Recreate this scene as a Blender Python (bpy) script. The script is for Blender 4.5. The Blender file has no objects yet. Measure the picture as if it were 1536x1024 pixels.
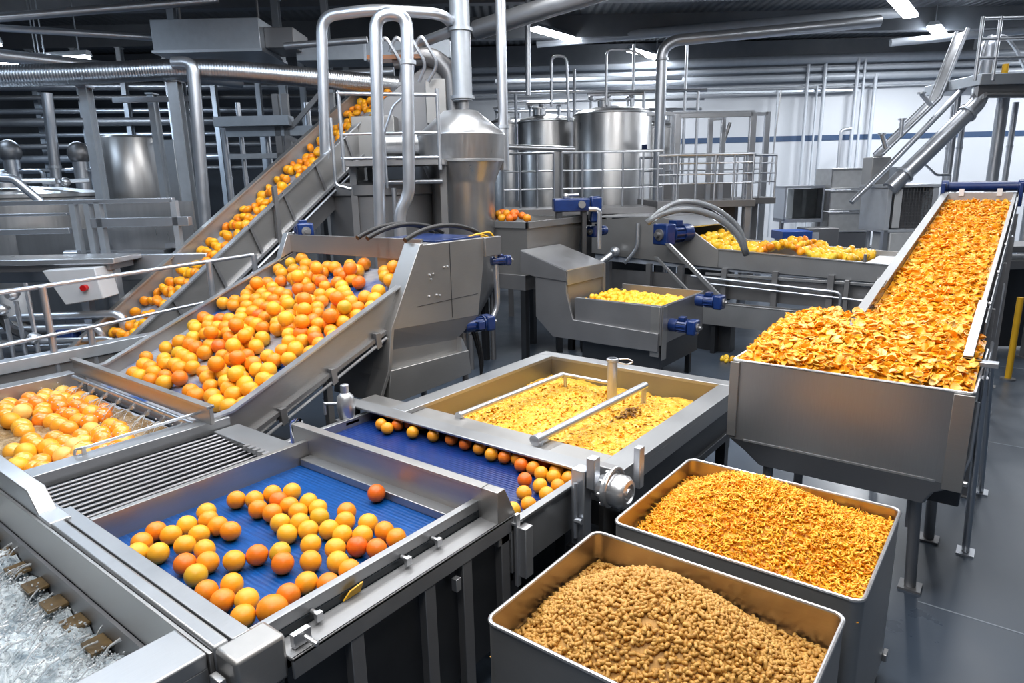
import bpy, bmesh, math, random
from mathutils import Matrix, Vector, Euler, noise as mnoise
R = random.Random(7)
PI = math.pi
C = bpy.context.scene.collection
YAW = math.radians(37.8)
BG = Matrix.Rotation(YAW, 4, 'Z')        # the hall's own axes: x across, y deep, z up
ID = Matrix.Identity(4)
WM = {}                                   # world matrices of everything placed so far

def T(x, y, z): return Matrix.Translation((x, y, z))
def RX(d): return Matrix.Rotation(math.radians(d), 4, 'X')
def RY(d): return Matrix.Rotation(math.radians(d), 4, 'Y')
def RZ(d): return Matrix.Rotation(math.radians(d), 4, 'Z')

# ------------------------------------------------------------------ materials
MATS = {}
def new_mat(name):
    m = bpy.data.materials.new(name); m.use_nodes = True
    nt = m.node_tree; b = nt.nodes['Principled BSDF']
    MATS[name] = m
    return m, nt, b
def N(nt, typ, **kw):
    n = nt.nodes.new(typ)
    for k, v in kw.items():
        if k in n.inputs: n.inputs[k].default_value = v
        else: setattr(n, k, v)
    return n
def ramp(nt, stops, fac):
    r = nt.nodes.new('ShaderNodeValToRGB')
    e = r.color_ramp.elements
    while len(e) < len(stops): e.new(0.5)
    for i, (p, c) in enumerate(stops):
        e[i].position = p; e[i].color = (*c, 1) if len(c) == 3 else c
    nt.links.new(fac, r.inputs[0])
    return r
def steel(name, col, rough, brush=(3, 3, 90), bump=0.012, var=0.08, metallic=1.0):
    m, nt, b = new_mat(name)
    tc = N(nt, 'ShaderNodeTexCoord'); mp = N(nt, 'ShaderNodeMapping')
    mp.inputs['Scale'].default_value = brush
    nt.links.new(tc.outputs['Object'], mp.inputs[0])
    nz = N(nt, 'ShaderNodeTexNoise', Scale=4.0, Detail=5.0, Roughness=0.6)
    nt.links.new(mp.outputs[0], nz.inputs['Vector'])
    n2 = N(nt, 'ShaderNodeTexNoise', Scale=2.3, Detail=3.0)
    nt.links.new(tc.outputs['Object'], n2.inputs['Vector'])
    mix = N(nt, 'ShaderNodeMath', operation='ADD')
    nt.links.new(nz.outputs[0], mix.inputs[0]); nt.links.new(n2.outputs[0], mix.inputs[1])
    half = N(nt, 'ShaderNodeMath', operation='MULTIPLY'); half.inputs[1].default_value = 0.5
    nt.links.new(mix.outputs[0], half.inputs[0])
    c0 = tuple(c * (1 - var) for c in col); c1 = tuple(min(1, c * (1 + var)) for c in col)
    cr = ramp(nt, [(0.3, c0), (0.7, c1)], half.outputs[0])
    nt.links.new(cr.outputs[0], b.inputs['Base Color'])
    rr = N(nt, 'ShaderNodeMapRange'); rr.inputs[1].default_value = 0.3; rr.inputs[2].default_value = 0.7
    rr.inputs[3].default_value = rough - 0.07; rr.inputs[4].default_value = rough + 0.08
    nt.links.new(half.outputs[0], rr.inputs[0]); nt.links.new(rr.outputs[0], b.inputs['Roughness'])
    b.inputs['Metallic'].default_value = metallic
    if bump:
        bp = N(nt, 'ShaderNodeBump', Strength=bump, Distance=0.01)
        nt.links.new(nz.outputs[0], bp.inputs['Height']); nt.links.new(bp.outputs[0], b.inputs['Normal'])
    return m
def flat(name, col, rough=0.5, metallic=0.0, var=0.06, scale=8.0, bump=0.0, spec=0.5, coat=0.0):
    m, nt, b = new_mat(name)
    tc = N(nt, 'ShaderNodeTexCoord')
    nz = N(nt, 'ShaderNodeTexNoise', Scale=scale, Detail=4.0)
    nt.links.new(tc.outputs['Object'], nz.inputs['Vector'])
    cr = ramp(nt, [(0.3, tuple(c * (1 - var) for c in col)), (0.7, tuple(min(1, c * (1 + var)) for c in col))], nz.outputs[0])
    nt.links.new(cr.outputs[0], b.inputs['Base Color'])
    b.inputs['Roughness'].default_value = rough; b.inputs['Metallic'].default_value = metallic
    b.inputs['Specular IOR Level'].default_value = spec; b.inputs['Coat Weight'].default_value = coat
    if bump:
        bp = N(nt, 'ShaderNodeBump', Strength=bump, Distance=0.01)
        nt.links.new(nz.outputs[0], bp.inputs['Height']); nt.links.new(bp.outputs[0], b.inputs['Normal'])
    return m
def fruit(name, stops, rough=0.36, island=False, spots=0.0, bump=0.12, bscale=160.0, coat=0.0, sss=0.0):
    """skin whose hue varies from piece to piece (random per object or per loose piece) and a little over the piece"""
    m, nt, b = new_mat(name)
    if island: rnd = N(nt, 'ShaderNodeNewGeometry').outputs['Random Per Island']
    else: rnd = N(nt, 'ShaderNodeObjectInfo').outputs['Random']
    tc = N(nt, 'ShaderNodeTexCoord')
    nz = N(nt, 'ShaderNodeTexNoise', Scale=9.0 if not island else 25.0, Detail=2.0)
    nt.links.new(tc.outputs['Object'], nz.inputs['Vector'])
    a = N(nt, 'ShaderNodeMath', operation='MULTIPLY_ADD'); a.inputs[1].default_value = 0.45; a.inputs[2].default_value = -0.22
    nt.links.new(nz.outputs[0], a.inputs[0])
    s = N(nt, 'ShaderNodeMath', operation='ADD', use_clamp=True)
    nt.links.new(rnd, s.inputs[0]); nt.links.new(a.outputs[0], s.inputs[1])
    cr = ramp(nt, stops, s.outputs[0])
    nt.links.new(cr.outputs[0], b.inputs['Base Color'])
    b.inputs['Roughness'].default_value = rough
    b.inputs['Coat Weight'].default_value = coat; b.inputs['Coat Roughness'].default_value = 0.12
    if sss:
        b.inputs['Subsurface Weight'].default_value = sss; b.inputs['Subsurface Radius'].default_value = (0.02, 0.008, 0.002)
    if bump:
        n3 = N(nt, 'ShaderNodeTexNoise', Scale=bscale, Detail=2.0)
        nt.links.new(tc.outputs['Object'], n3.inputs['Vector'])
        bp = N(nt, 'ShaderNodeBump', Strength=bump, Distance=0.004)
        nt.links.new(n3.outputs[0], bp.inputs['Height']); nt.links.new(bp.outputs[0], b.inputs['Normal'])
    return m
def emit(name, col, strength):
    m, nt, b = new_mat(name)
    b.inputs['Base Color'].default_value = (*col, 1)
    b.inputs['Emission Color'].default_value = (*col, 1); b.inputs['Emission Strength'].default_value = strength
    return m
def glass(name, col=(1, 1, 1), rough=0.02, ior=1.45, trans=1.0, alpha=1.0):
    m, nt, b = new_mat(name)
    b.inputs['Base Color'].default_value = (*col, 1); b.inputs['Roughness'].default_value = rough
    b.inputs['IOR'].default_value = ior; b.inputs['Transmission Weight'].default_value = trans
    b.inputs['Alpha'].default_value = alpha
    return m

ST = steel('brushed_steel', (0.40, 0.395, 0.39), 0.40, metallic=0.82)
STH = steel('brushed_steel_across', (0.38, 0.39, 0.405), 0.40, brush=(60, 3, 3), metallic=0.82)
STB = steel('polished_steel', (0.60, 0.61, 0.63), 0.33, brush=(2, 2, 2), bump=0.0, var=0.05, metallic=0.85)
LIN = steel('tank_lining_steel', (0.27, 0.265, 0.26), 0.42, metallic=0.9)
STR = steel('matt_rail_steel', (0.30, 0.305, 0.315), 0.52, brush=(60, 3, 3), metallic=0.8)
ROD = steel('rod_steel', (0.17, 0.17, 0.18), 0.30, brush=(2, 2, 2), bump=0.0, var=0.2)
STD = steel('dull_steel', (0.30, 0.30, 0.31), 0.44, metallic=0.8)
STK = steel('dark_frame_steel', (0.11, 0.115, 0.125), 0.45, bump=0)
STT = steel('tank_steel', (0.54, 0.54, 0.545), 0.32, brush=(7, 7, 0.25), bump=0.0, var=0.10, metallic=0.88)
STC = steel('cool_pipe_steel', (0.58, 0.61, 0.66), 0.34, brush=(2, 2, 2), bump=0.0, var=0.05, metallic=0.85)
PNT = flat('pale_grey_pipe', (0.50, 0.54, 0.60), 0.4, metallic=0.1, var=0.05)
GAL = steel('galvanised_steel', (0.48, 0.52, 0.57), 0.42, brush=(3, 3, 3), bump=0.0, var=0.1, metallic=0.65)
SPI = steel('spiral_duct_metal', (0.50, 0.53, 0.57), 0.33, brush=(4, 4, 4), bump=0.0, var=0.1)
BLUE = flat('blue_machine_paint', (0.008, 0.030, 0.14), 0.32, var=0.15, coat=0.3)
RUB = flat('black_rubber', (0.012, 0.012, 0.014), 0.45)
CAB = flat('white_cabinet_paint', (0.55, 0.57, 0.60), 0.4, var=0.03)
RED = flat('red_plastic', (0.45, 0.01, 0.01), 0.3)
YEL = flat('yellow_plastic', (0.75, 0.42, 0.02), 0.45)
GRN = flat('dark_window', (0.02, 0.025, 0.03), 0.2)
CRT = flat('pale_crate_metal', (0.58, 0.60, 0.62), 0.4, metallic=0.1, var=0.08)
WHT = flat('white_label', (0.75, 0.77, 0.8), 0.5, var=0.02)
BRN = flat('wet_brown_slat', (0.13, 0.085, 0.035), 0.3, var=0.35, scale=20)
DRK = flat('dark_fill', (0.012, 0.013, 0.016), 0.6)
PLX = glass('clear_plastic', (0.93, 0.95, 0.95), 0.03, 1.3)
HOSE = glass('clear_hose', (0.75, 0.8, 0.86), 0.08, 1.35, 0.75)
LAMP = emit('lamp_tube', (0.92, 0.96, 1.0), 22.0)
LAMPW = emit('unseen_lamp_panel', (0.96, 0.97, 1.0), 3.0)  # glow of the wide unseen lamps

def belt_mat(name, col, pale=0.0):
    m, nt, b = new_mat(name)
    tc = N(nt, 'ShaderNodeTexCoord'); mp = N(nt, 'ShaderNodeMapping'); mp.inputs['Scale'].default_value = (3, 60, 3)
    nt.links.new(tc.outputs['Object'], mp.inputs[0])
    nz = N(nt, 'ShaderNodeTexNoise', Scale=3.0, Detail=4.0)
    nt.links.new(mp.outputs[0], nz.inputs['Vector'])
    cr = ramp(nt, [(0.3, tuple(c * 0.6 for c in col)), (0.62, col), (0.8, tuple(min(1, c * 1.6 + 0.01) for c in col))], nz.outputs[0])
    if pale:
        n4 = N(nt, 'ShaderNodeTexNoise', Scale=2.2, Detail=3.0); nt.links.new(tc.outputs['Object'], n4.inputs['Vector'])
        mk = ramp(nt, [(0.42, (0, 0, 0)), (0.55, (1, 1, 1))], n4.outputs[0])
        mx = N(nt, 'ShaderNodeMix', data_type='RGBA'); nt.links.new(mk.outputs[0], mx.inputs[0]); nt.links.new(cr.outputs[0], mx.inputs[6]); mx.inputs[7].default_value = (pale, pale * 1.05, pale * 1.15, 1)
        nt.links.new(mx.outputs[2], b.inputs['Base Color'])
    else: nt.links.new(cr.outputs[0], b.inputs['Base Color'])
    wv = N(nt, 'ShaderNodeTexWave', Scale=14.0, Distortion=0.6); wv.bands_direction = 'Y'
    nt.links.new(tc.outputs['Object'], wv.inputs['Vector'])
    bp = N(nt, 'ShaderNodeBump', Strength=0.25, Distance=0.004)
    nt.links.new(wv.outputs['Fac'], bp.inputs['Height']); nt.links.new(bp.outputs[0], b.inputs['Normal'])
    b.inputs['Roughness'].default_value = 0.32
    return m
BELT = belt_mat('wet_blue_belt', (0.002, 0.070, 0.29))
BELTI = belt_mat('wet_pale_blue_belt', (0.004, 0.075, 0.33), 0.30)
BELT2 = belt_mat('dark_blue_belt', (0.002, 0.026, 0.16))
BELTW = flat('pale_wet_belt', (0.36, 0.40, 0.47), 0.3, var=0.35, scale=6)

O_STOPS = [(0.0, (0.86, 0.37, 0.018)), (0.4, (0.84, 0.31, 0.014)), (0.75, (0.82, 0.25, 0.011)), (1.0, (0.80, 0.19, 0.010))]
ORG = fruit('orange_skin', O_STOPS)
ORY = fruit('yellow_orange_skin', [(0.0, (0.86, 0.44, 0.028)), (0.6, (0.86, 0.38, 0.020)), (1.0, (0.84, 0.32, 0.015))])
ORR = fruit('deep_orange_skin', [(0.0, (0.82, 0.20, 0.012)), (1.0, (0.76, 0.13, 0.010))])
ORG2 = fruit('greenish_orange_skin', [(0.0, (0.58, 0.36, 0.02)), (0.6, (0.72, 0.38, 0.02)), (1.0, (0.82, 0.36, 0.012))])
ORP = fruit('pale_orange_skin', [(0.0, (0.80, 0.52, 0.16)), (1.0, (0.85, 0.50, 0.10))])
ORW = fruit('wet_orange_skin', [(0.0, (0.88, 0.43, 0.045)), (0.5, (0.88, 0.34, 0.025)), (1.0, (0.84, 0.22, 0.015))], rough=0.22, coat=0.6)
HALF = fruit('elevator_fruit', [(0.0, (0.92, 0.46, 0.01)), (0.5, (0.92, 0.36, 0.008)), (1.0, (0.86, 0.22, 0.006))])
CHK = fruit('yellow_segment', [(0.0, (0.96, 0.66, 0.06)), (0.5, (0.95, 0.57, 0.03)), (1.0, (0.92, 0.46, 0.015))], rough=0.3)
CHKI = fruit('yellow_segment_mass', [(0.0, (0.96, 0.62, 0.05)), (0.5, (0.93, 0.47, 0.015)), (1.0, (0.90, 0.34, 0.01))], rough=0.3, island=True)
RINDI = fruit('peel_mass', [(0.0, (0.92, 0.60, 0.12)), (0.25, (0.92, 0.49, 0.03)), (0.6, (0.89, 0.38, 0.013)), (1.0, (0.85, 0.28, 0.008))], rough=0.33, island=True)
RIND = fruit('peel_rind', [(0.0, (0.90, 0.48, 0.025)), (0.5, (0.89, 0.39, 0.013)), (1.0, (0.85, 0.30, 0.009))], rough=0.33)
PITH = fruit('peel_pith', [(0.0, (0.90, 0.66, 0.25)), (0.5, (0.92, 0.58, 0.13)), (1.0, (0.90, 0.46, 0.04))], rough=0.4)
SHRED = fruit('peel_shreds', [(0.0, (0.92, 0.56, 0.06)), (0.4, (0.90, 0.45, 0.024)), (0.8, (0.87, 0.36, 0.013)), (1.0, (0.80, 0.25, 0.008))], rough=0.42, island=True)
PELL = fruit('fibre_pellets', [(0.0, (0.62, 0.35, 0.09)), (0.5, (0.54, 0.285, 0.06)), (1.0, (0.45, 0.22, 0.042))], rough=0.55, island=True, bump=0.2, bscale=90)
PULP = fruit('pulp_flakes', [(0.0, (0.92, 0.52, 0.07)), (0.5, (0.90, 0.46, 0.04)), (0.9, (0.86, 0.37, 0.02)), (1.0, (0.70, 0.27, 0.015))], rough=0.25, island=True)

def water_mat(name, deep, foam, lo, hi, scale, trans=0.0, rough=0.06, bump=0.5):
    m, nt, b = new_mat(name)
    tc = N(nt, 'ShaderNodeTexCoord')
    nz = N(nt, 'ShaderNodeTexNoise', Scale=scale, Detail=9.0, Roughness=0.66, Distortion=1.4)
    nt.links.new(tc.outputs['Object'], nz.inputs['Vector'])
    cr = ramp(nt, [(lo, deep), (hi, foam)], nz.outputs[0])
    nt.links.new(cr.outputs[0], b.inputs['Base Color'])
    n2 = N(nt, 'ShaderNodeTexNoise', Scale=scale * 3.2, Detail=6.0, Distortion=2.2)
    nt.links.new(tc.outputs['Object'], n2.inputs['Vector'])
    bp = N(nt, 'ShaderNodeBump', Strength=bump, Distance=0.03)
    nt.links.new(n2.outputs[0], bp.inputs['Height']); nt.links.new(bp.outputs[0], b.inputs['Normal'])
    b.inputs['Roughness'].default_value = rough; b.inputs['IOR'].default_value = 1.33
    b.inputs['Transmission Weight'].default_value = trans
    return m
WATER = water_mat('churned_water', (0.20, 0.27, 0.33), (0.80, 0.87, 0.91), 0.34, 0.60, 4.2, bump=0.9)
WASHW = water_mat('wash_water', (0.22, 0.14, 0.06), (0.50, 0.40, 0.26), 0.42, 0.72, 7.0)
JUICE = water_mat('yellow_pulp_water', (0.62, 0.32, 0.03), (0.90, 0.54, 0.08), 0.35, 0.62, 9.0, rough=0.09, bump=0.6)
DROP = glass('water_drops', (0.90, 0.94, 0.97), 0.02, 1.33, 0.6)

# ------------------------------------------------------------------ mesh builder
def fillet(path, rad, n=6):
    if rad <= 0 or len(path) < 3: return [Vector(p) for p in path]
    P = [Vector(p) for p in path]; out = [P[0]]
    for i in range(1, len(P) - 1):
        a, b, c = P[i - 1], P[i], P[i + 1]
        u = (a - b); v = (c - b); r = min(rad, u.length * 0.49, v.length * 0.49)
        p0 = b + u.normalized() * r; p1 = b + v.normalized() * r
        for k in range(n + 1):
            t = k / n
            out.append(p0 * (1 - t) ** 2 + b * 2 * t * (1 - t) + p1 * t * t)
    out.append(P[-1])
    return out
class MB:
    def __init__(s, X=ID): s.v = []; s.f = []; s.mi = []; s.X = X; s.cur = 0
    def add(s, vs, fs):
        o = len(s.v); s.v += [s.X @ Vector(v) for v in vs]
        s.f += [tuple(i + o for i in f) for f in fs]; s.mi += [s.cur] * len(fs)
        return s
    def box(s, x0, x1, y0, y1, z0, z1):
        v = [(x, y, z) for z in (z0, z1) for y in (y0, y1) for x in (x0, x1)]
        return s.add(v, [(0, 2, 3, 1), (4, 5, 7, 6), (0, 1, 5, 4), (2, 6, 7, 3), (0, 4, 6, 2), (1, 3, 7, 5)])
    def cbox(s, c, sz): return s.box(c[0] - sz[0] / 2, c[0] + sz[0] / 2, c[1] - sz[1] / 2, c[1] + sz[1] / 2, c[2] - sz[2] / 2, c[2] + sz[2] / 2)
    def prism(s, poly, axis, a, b):
        """poly in the plane across AXIS ('x': (y,z), 'y': (x,z), 'z': (x,y)), from a to b along it"""
        n = len(poly)
        def q(p, t): return {'x': (t, p[0], p[1]), 'y': (p[0], t, p[1]), 'z': (p[0], p[1], t)}[axis]
        v = [q(p, a) for p in poly] + [q(p, b) for p in poly]
        area = sum(poly[i][0] * poly[(i + 1) % n][1] - poly[(i + 1) % n][0] * poly[i][1] for i in range(n))
        flip = (area > 0) == (axis != 'y')
        if b < a: flip = not flip
        f = [tuple(range(n)), tuple(range(2 * n - 1, n - 1, -1))] + [(i, i + n, (i + 1) % n + n, (i + 1) % n) for i in range(n)]
        if flip: f = [tuple(reversed(g)) for g in f]
        return s.add(v, f)
    def quad(s, pts, t):
        """a plate through four (or more) points in order, of thickness t to the side of its normal"""
        P = [Vector(p) for p in pts]; nn = (P[1] - P[0]).cross(P[2] - P[0]).normalized() * t; n = len(P)
        return s.add(P + [p - nn for p in P], [tuple(range(n)), tuple(range(2 * n - 1, n - 1, -1))] + [(i, i + n, (i + 1) % n + n, (i + 1) % n) for i in range(n)])
    def loft(s, rings, closed=True, cap=True):
        n = len(rings[0]); v = [p for r in rings for p in r]; f = []
        for k in range(len(rings) - 1):
            for i in range(n if closed else n - 1):
                j = (i + 1) % n
                f.append((k * n + i, k * n + j, (k + 1) * n + j, (k + 1) * n + i))
        if cap and closed:
            f.append(tuple(range(n - 1, -1, -1))); f.append(tuple(range((len(rings) - 1) * n, len(rings) * n)))
        return s.add(v, f)
    def tube(s, path, r, n=12, bend=0.0, cap=True, closed=False, r2=None, seg=6):
        P = fillet(path, bend, seg) if not closed else [Vector(p) for p in path]
        m = len(P); rings = []
        up = None
        for i, p in enumerate(P):
            if closed: d = P[(i + 1) % m] - P[i - 1]
            else: d = P[min(i + 1, m - 1)] - P[max(i - 1, 0)]
            d.normalize()
            if up is None:
                up = Vector((0, 0, 1)) if abs(d.z) < 0.9 else Vector((1, 0, 0))
            up = (up - d * up.dot(d)).normalized(); w = d.cross(up)
            rr = r if r2 is None else r + (r2 - r) * i / (m - 1)
            rings.append([p + (up * math.cos(2 * PI * k / n) + w * math.sin(2 * PI * k / n)) * rr for k in range(n)])
        if closed: rings.append(rings[0]); cap = False
        rings = [list(reversed(q)) for q in rings]
        return s.loft(rings, True, cap)
    def cyl(s, p0, p1, r, n=16, r2=None): return s.tube([p0, p1], r, n, r2=r2)
    def lathe(s, prof, c=(0, 0, 0), n=32, axis='z'):
        rings = []
        for r, z in prof:
            ring = []
            for k in range(n):
                a = 2 * PI * k / n; u, w = r * math.cos(a), r * math.sin(a)
                ring.append((c[0] + u, c[1] + w, c[2] + z) if axis == 'z' else (c[0] + z, c[1] + u, c[2] + w) if axis == 'x' else (c[0] + w, c[1] + z, c[2] + u))
            rings.append(ring)
        return s.loft(rings)
    def ball(s, c, r, n=12, m=8, sq=(1, 1, 1)):
        rings = [[(c[0] + sq[0] * r * math.sin(PI * j / m) * math.cos(2 * PI * k / n), c[1] + sq[1] * r * math.sin(PI * j / m) * math.sin(2 * PI * k / n), c[2] - sq[2] * r * math.cos(PI * j / m)) for k in range(n)] for j in range(1, m)]
        v = [p for q in rings for p in q] + [(c[0], c[1], c[2] - r * sq[2]), (c[0], c[1], c[2] + r * sq[2])]; f = []
        for j in range(m - 2):
            for k in range(n): f.append((j * n + k, j * n + (k + 1) % n, (j + 1) * n + (k + 1) % n, (j + 1) * n + k))
        b, t = len(v) - 2, len(v) - 1
        for k in range(n):
            f.append((b, (k + 1) % n, k)); f.append((t, (m - 2) * n + k, (m - 2) * n + (k + 1) % n))
        return s.add(v, f)
    def grid(s, x0, x1, y0, y1, nx, ny, h):
        v = []; f = []
        for j in range(ny + 1):
            for i in range(nx + 1):
                x = x0 + (x1 - x0) * i / nx; y = y0 + (y1 - y0) * j / ny
                v.append((x, y, h(x, y)))
        for j in range(ny):
            for i in range(nx):
                a = j * (nx + 1) + i
                f.append((a, a + 1, a + nx + 2, a + nx + 1))
        return s.add(v, f)
    def build(s, name, mats, parent=None, bevel=0.0, smooth=40, frame=ID, loc=None):
        """link everything collected as ONE mesh object"""
        W = ID
        if parent is not None: W = WM[parent.name]
        elif loc is not None: W = frame @ T(*loc)
        inv = W.inverted() @ frame
        me = bpy.data.meshes.new(name)
        me.from_pydata([tuple(inv @ v) for v in s.v], [], s.f)
        if not isinstance(mats, (list, tuple)): mats = [mats]
        for m in mats: me.materials.append(m)
        me.polygons.foreach_set('material_index', s.mi)
        if len(s.f) < 20000:
            bm = bmesh.new(); bm.from_mesh(me); bmesh.ops.recalc_face_normals(bm, faces=bm.faces); bm.to_mesh(me); bm.free()
        if smooth:
            me.polygons.foreach_set('use_smooth', [True] * len(me.polygons))
            if smooth < 180: me.set_sharp_from_angle(angle=math.radians(smooth))
        me.update()
        o = bpy.data.objects.new(name, me); C.objects.link(o)
        if parent is not None: o.parent = parent
        else: o.matrix_basis = W
        WM[o.name] = W
        if bevel:
            b = o.modifiers.new('edge', 'BEVEL'); b.width = bevel; b.segments = 2; b.limit_method = 'ANGLE'; b.angle_limit = math.radians(50)
        return o
def tag(o, label, cat, group=None, kind=None):
    o['label'] = label; o['category'] = cat
    if group: o['group'] = group
    if kind: o['kind'] = kind
    return o
def thing(name, label, cat, loc, frame=ID, group=None):
    o = bpy.data.objects.new(name, None); C.objects.link(o)
    W = frame @ T(*loc); o.matrix_basis = W; WM[o.name] = W
    o.empty_display_size = 0.1
    return tag(o, label, cat, group)
def struct(o): o['kind'] = 'structure'; return o
def kids(o): return [c for c in bpy.data.objects if c.parent == o]
def dup(root, W, label, group=None):
    """a copy of a thing, its parts and their sub-parts, at world matrix W"""
    r = root.copy(); C.objects.link(r); r.matrix_basis = W; WM[r.name] = W
    r['label'] = label
    if group: r['group'] = group
    for ch in root.children:
        c = ch.copy(); C.objects.link(c); c.parent = r; WM[c.name] = W
        for g in ch.children:
            d = g.copy(); C.objects.link(d); d.parent = c; WM[d.name] = W
    return r
ORD = ['first', 'second', 'third', 'fourth', 'fifth', 'sixth', 'seventh', 'eighth', 'ninth', 'tenth', 'eleventh', 'twelfth', 'thirteenth', 'fourteenth', 'fifteenth', 'sixteenth', 'seventeenth', 'eighteenth', 'nineteenth', 'twentieth', 'twenty-first']
# ------------------------------------------------------------------ the hall
def corrug(name, m_col, dirx=True):
    m, nt, b = new_mat(name)
    tc = N(nt, 'ShaderNodeTexCoord')
    wv = N(nt, 'ShaderNodeTexWave', Scale=1.6, Distortion=0.0); wv.bands_direction = 'X' if dirx else 'Y'; wv.wave_profile = 'SIN'
    nt.links.new(tc.outputs['Object'], wv.inputs['Vector'])
    nz = N(nt, 'ShaderNodeTexNoise', Scale=0.6, Detail=4.0); nt.links.new(tc.outputs['Object'], nz.inputs['Vector'])
    cr = ramp(nt, [(0.3, tuple(c * 0.8 for c in m_col)), (0.7, tuple(c * 1.2 for c in m_col))], nz.outputs[0])
    nt.links.new(cr.outputs[0], b.inputs['Base Color'])
    bp = N(nt, 'ShaderNodeBump', Strength=0.7, Distance=0.06); nt.links.new(wv.outputs['Fac'], bp.inputs['Height']); nt.links.new(bp.outputs[0], b.inputs['Normal'])
    b.inputs['Roughness'].default_value = 0.5; b.inputs['Metallic'].default_value = 0.3
    return m
CEIL = corrug('corrugated_roof_sheet', (0.19, 0.20, 0.215))
WALLP = flat('white_wall_panel', (0.62, 0.65, 0.70), 0.45, var=0.03, scale=0.8)
WALLG = flat('grey_wall_panel', (0.15, 0.17, 0.20), 0.5, var=0.12, scale=1.2)
STRIPE = flat('blue_wall_stripe', (0.035, 0.075, 0.16), 0.45)
BEAMM = flat('roof_beam_paint', (0.20, 0.215, 0.24), 0.5, var=0.1, scale=2)
def floor_mat():
    m, nt, b = new_mat('blue_grey_epoxy')
    tc = N(nt, 'ShaderNodeTexCoord')
    nz = N(nt, 'ShaderNodeTexNoise', Scale=1.1, Detail=6.0, Roughness=0.65); nt.links.new(tc.outputs['Object'], nz.inputs['Vector'])
    cr = ramp(nt, [(0.3, (0.040, 0.055, 0.080)), (0.7, (0.055, 0.074, 0.102))], nz.outputs[0])
    nt.links.new(cr.outputs[0], b.inputs['Base Color'])
    r = N(nt, 'ShaderNodeMapRange'); r.inputs[1].default_value = 0.3; r.inputs[2].default_value = 0.7; r.inputs[3].default_value = 0.26; r.inputs[4].default_value = 0.46
    nt.links.new(nz.outputs[0], r.inputs[0]); nt.links.new(r.outputs[0], b.inputs['Roughness'])
    return m
FLOOR = floor_mat()
JOINT = flat('pale_floor_joint', (0.20, 0.23, 0.27), 0.5)
struct(MB().box(-27, 18, -9, 22.3, -0.12, 0).build('floor', FLOOR, frame=BG, loc=(0, 0, 0)))
j = MB()
for y in (4.165, 7.3, 10.4): j.box(-0.25, 9, y - 0.006, y + 0.006, 0.0, 0.0015)
struct(j.build('trim_1', JOINT, loc=(0, 7, 0)))
struct(MB().box(-27, 18, -9, 22.3, 6.35, 6.5).build('ceiling', CEIL, frame=BG, loc=(0, 0, 6.35)))
WB = BG @ T(0, 21.6, 0) @ RZ(-2.5)
def wallframe(mb, name, m): return struct(mb.build(name, m, frame=WB, loc=(0, 0, 0)))
wallframe(MB().box(-28, 19, 0, 0.25, 0, 6.4), 'wall_back', WALLP)
wallframe(MB().box(-1, 19, -0.012, 0, 3.46, 3.62), 'trim_2', STRIPE)
wallframe(MB().box(-28, -1.2, -0.3, 0, 0, 6.35), 'wall_partition', WALLG)
struct(MB().box(-14.3, -14, -2, 21.6, 0, 6.4).build('wall_left', WALLG, frame=BG, loc=(-14, 9, 0)))
# roof beams across and along the hall
for i, F in enumerate((10.5, 14.2, 17.6)):
    struct(MB().box(-14, 18, F, F + 0.25, 5.85, 6.35).build('trim_%d' % (3 + i), BEAMM, frame=BG, loc=(0, F, 6)))
struct(MB().box(-14, 18, 21.0, 21.3, 5.75, 6.3).build('trim_6', BEAMM, frame=BG, loc=(0, 21, 6)))

# ------------------------------------------------------------------ washing belt with the nozzle bar
w = thing('washing_conveyor', 'stainless wash trough full of wet oranges with water nozzles at its end', 'conveyor', (-5.05, 1.45, 0))
MB().box(-6.2, -6.05, 0.92, 1.97, 0.70, 1.0).build('side_wall', STH, w, 0.004)
MB().box(-4.12, -3.98, 0.92, 2.12, 0.92, 1.0).box(-4.04, -3.99, 0.92, 2.12, 0.72, 0.92).build('side_wall', STH, w, 0.004)
MB().box(-6.2, -3.98, 0.90, 0.94, 0.70, 0.99).build('end_wall', ST, w, 0.003)
MB().box(-6.1, -4.0, 0.92, 2.05, 0.76, 0.79).build('belt', BELTW, w)
MB().box(-6.08, -3.93, 1.965, 1.99, 1.0, 1.115).box(-6.08, -3.93, 1.95, 2.0, 1.105, 1.125).build('end_plate', ST, w, 0.002)
MB().tube([(-6.0, 1.93, 0.985), (-4.08, 1.93, 0.985)], 0.018).build('spray_bar', STC, w)
NOZ = [-5.78 + 0.225 * i for i in range(8)]
for x in NOZ:
    MB().cyl((x, 1.93, 0.985), (x, 1.895, 0.955), 0.014, 10, 0.009).cyl((x, 1.90, 0.96), (x, 1.88, 0.943), 0.02, 10, 0.012).build('nozzle', STB, w)
MB().tube([(-4.09, 1.30, 1.035), (-4.09, 2.05, 1.05)], 0.010, 8).build('guide_rod', STC, w)
MB().box(-4.1, -4.08, 1.29, 1.31, 0.99, 1.045).tube([(-4.09, 1.30, 1.035), (-4.12, 1.27, 1.03), (-4.12, 1.26, 1.0)], 0.008, 8, 0.01).build('rod_bracket', STB, w)
for x in (-6.0, -4.1):
    for y in (1.0, 1.95): MB().box(x - 0.03, x + 0.03, y - 0.03, y + 0.03, 0, 0.72).build('leg', STD, w)
def wash_h(x, y): return 0.848 + 0.018 * mnoise.noise((x * 9, y * 9, 0.3)) + 0.010 * mnoise.noise((x * 25, y * 25, 2))
tag(MB().grid(-6.04, -4.05, 0.95, 1.96, 130, 70, wash_h).build('wash_water', WASHW, loc=(-5, 1.4, 0.875), smooth=180), 'shallow splashing water around the wet oranges in the wash trough', 'water', kind='stuff')
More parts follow.
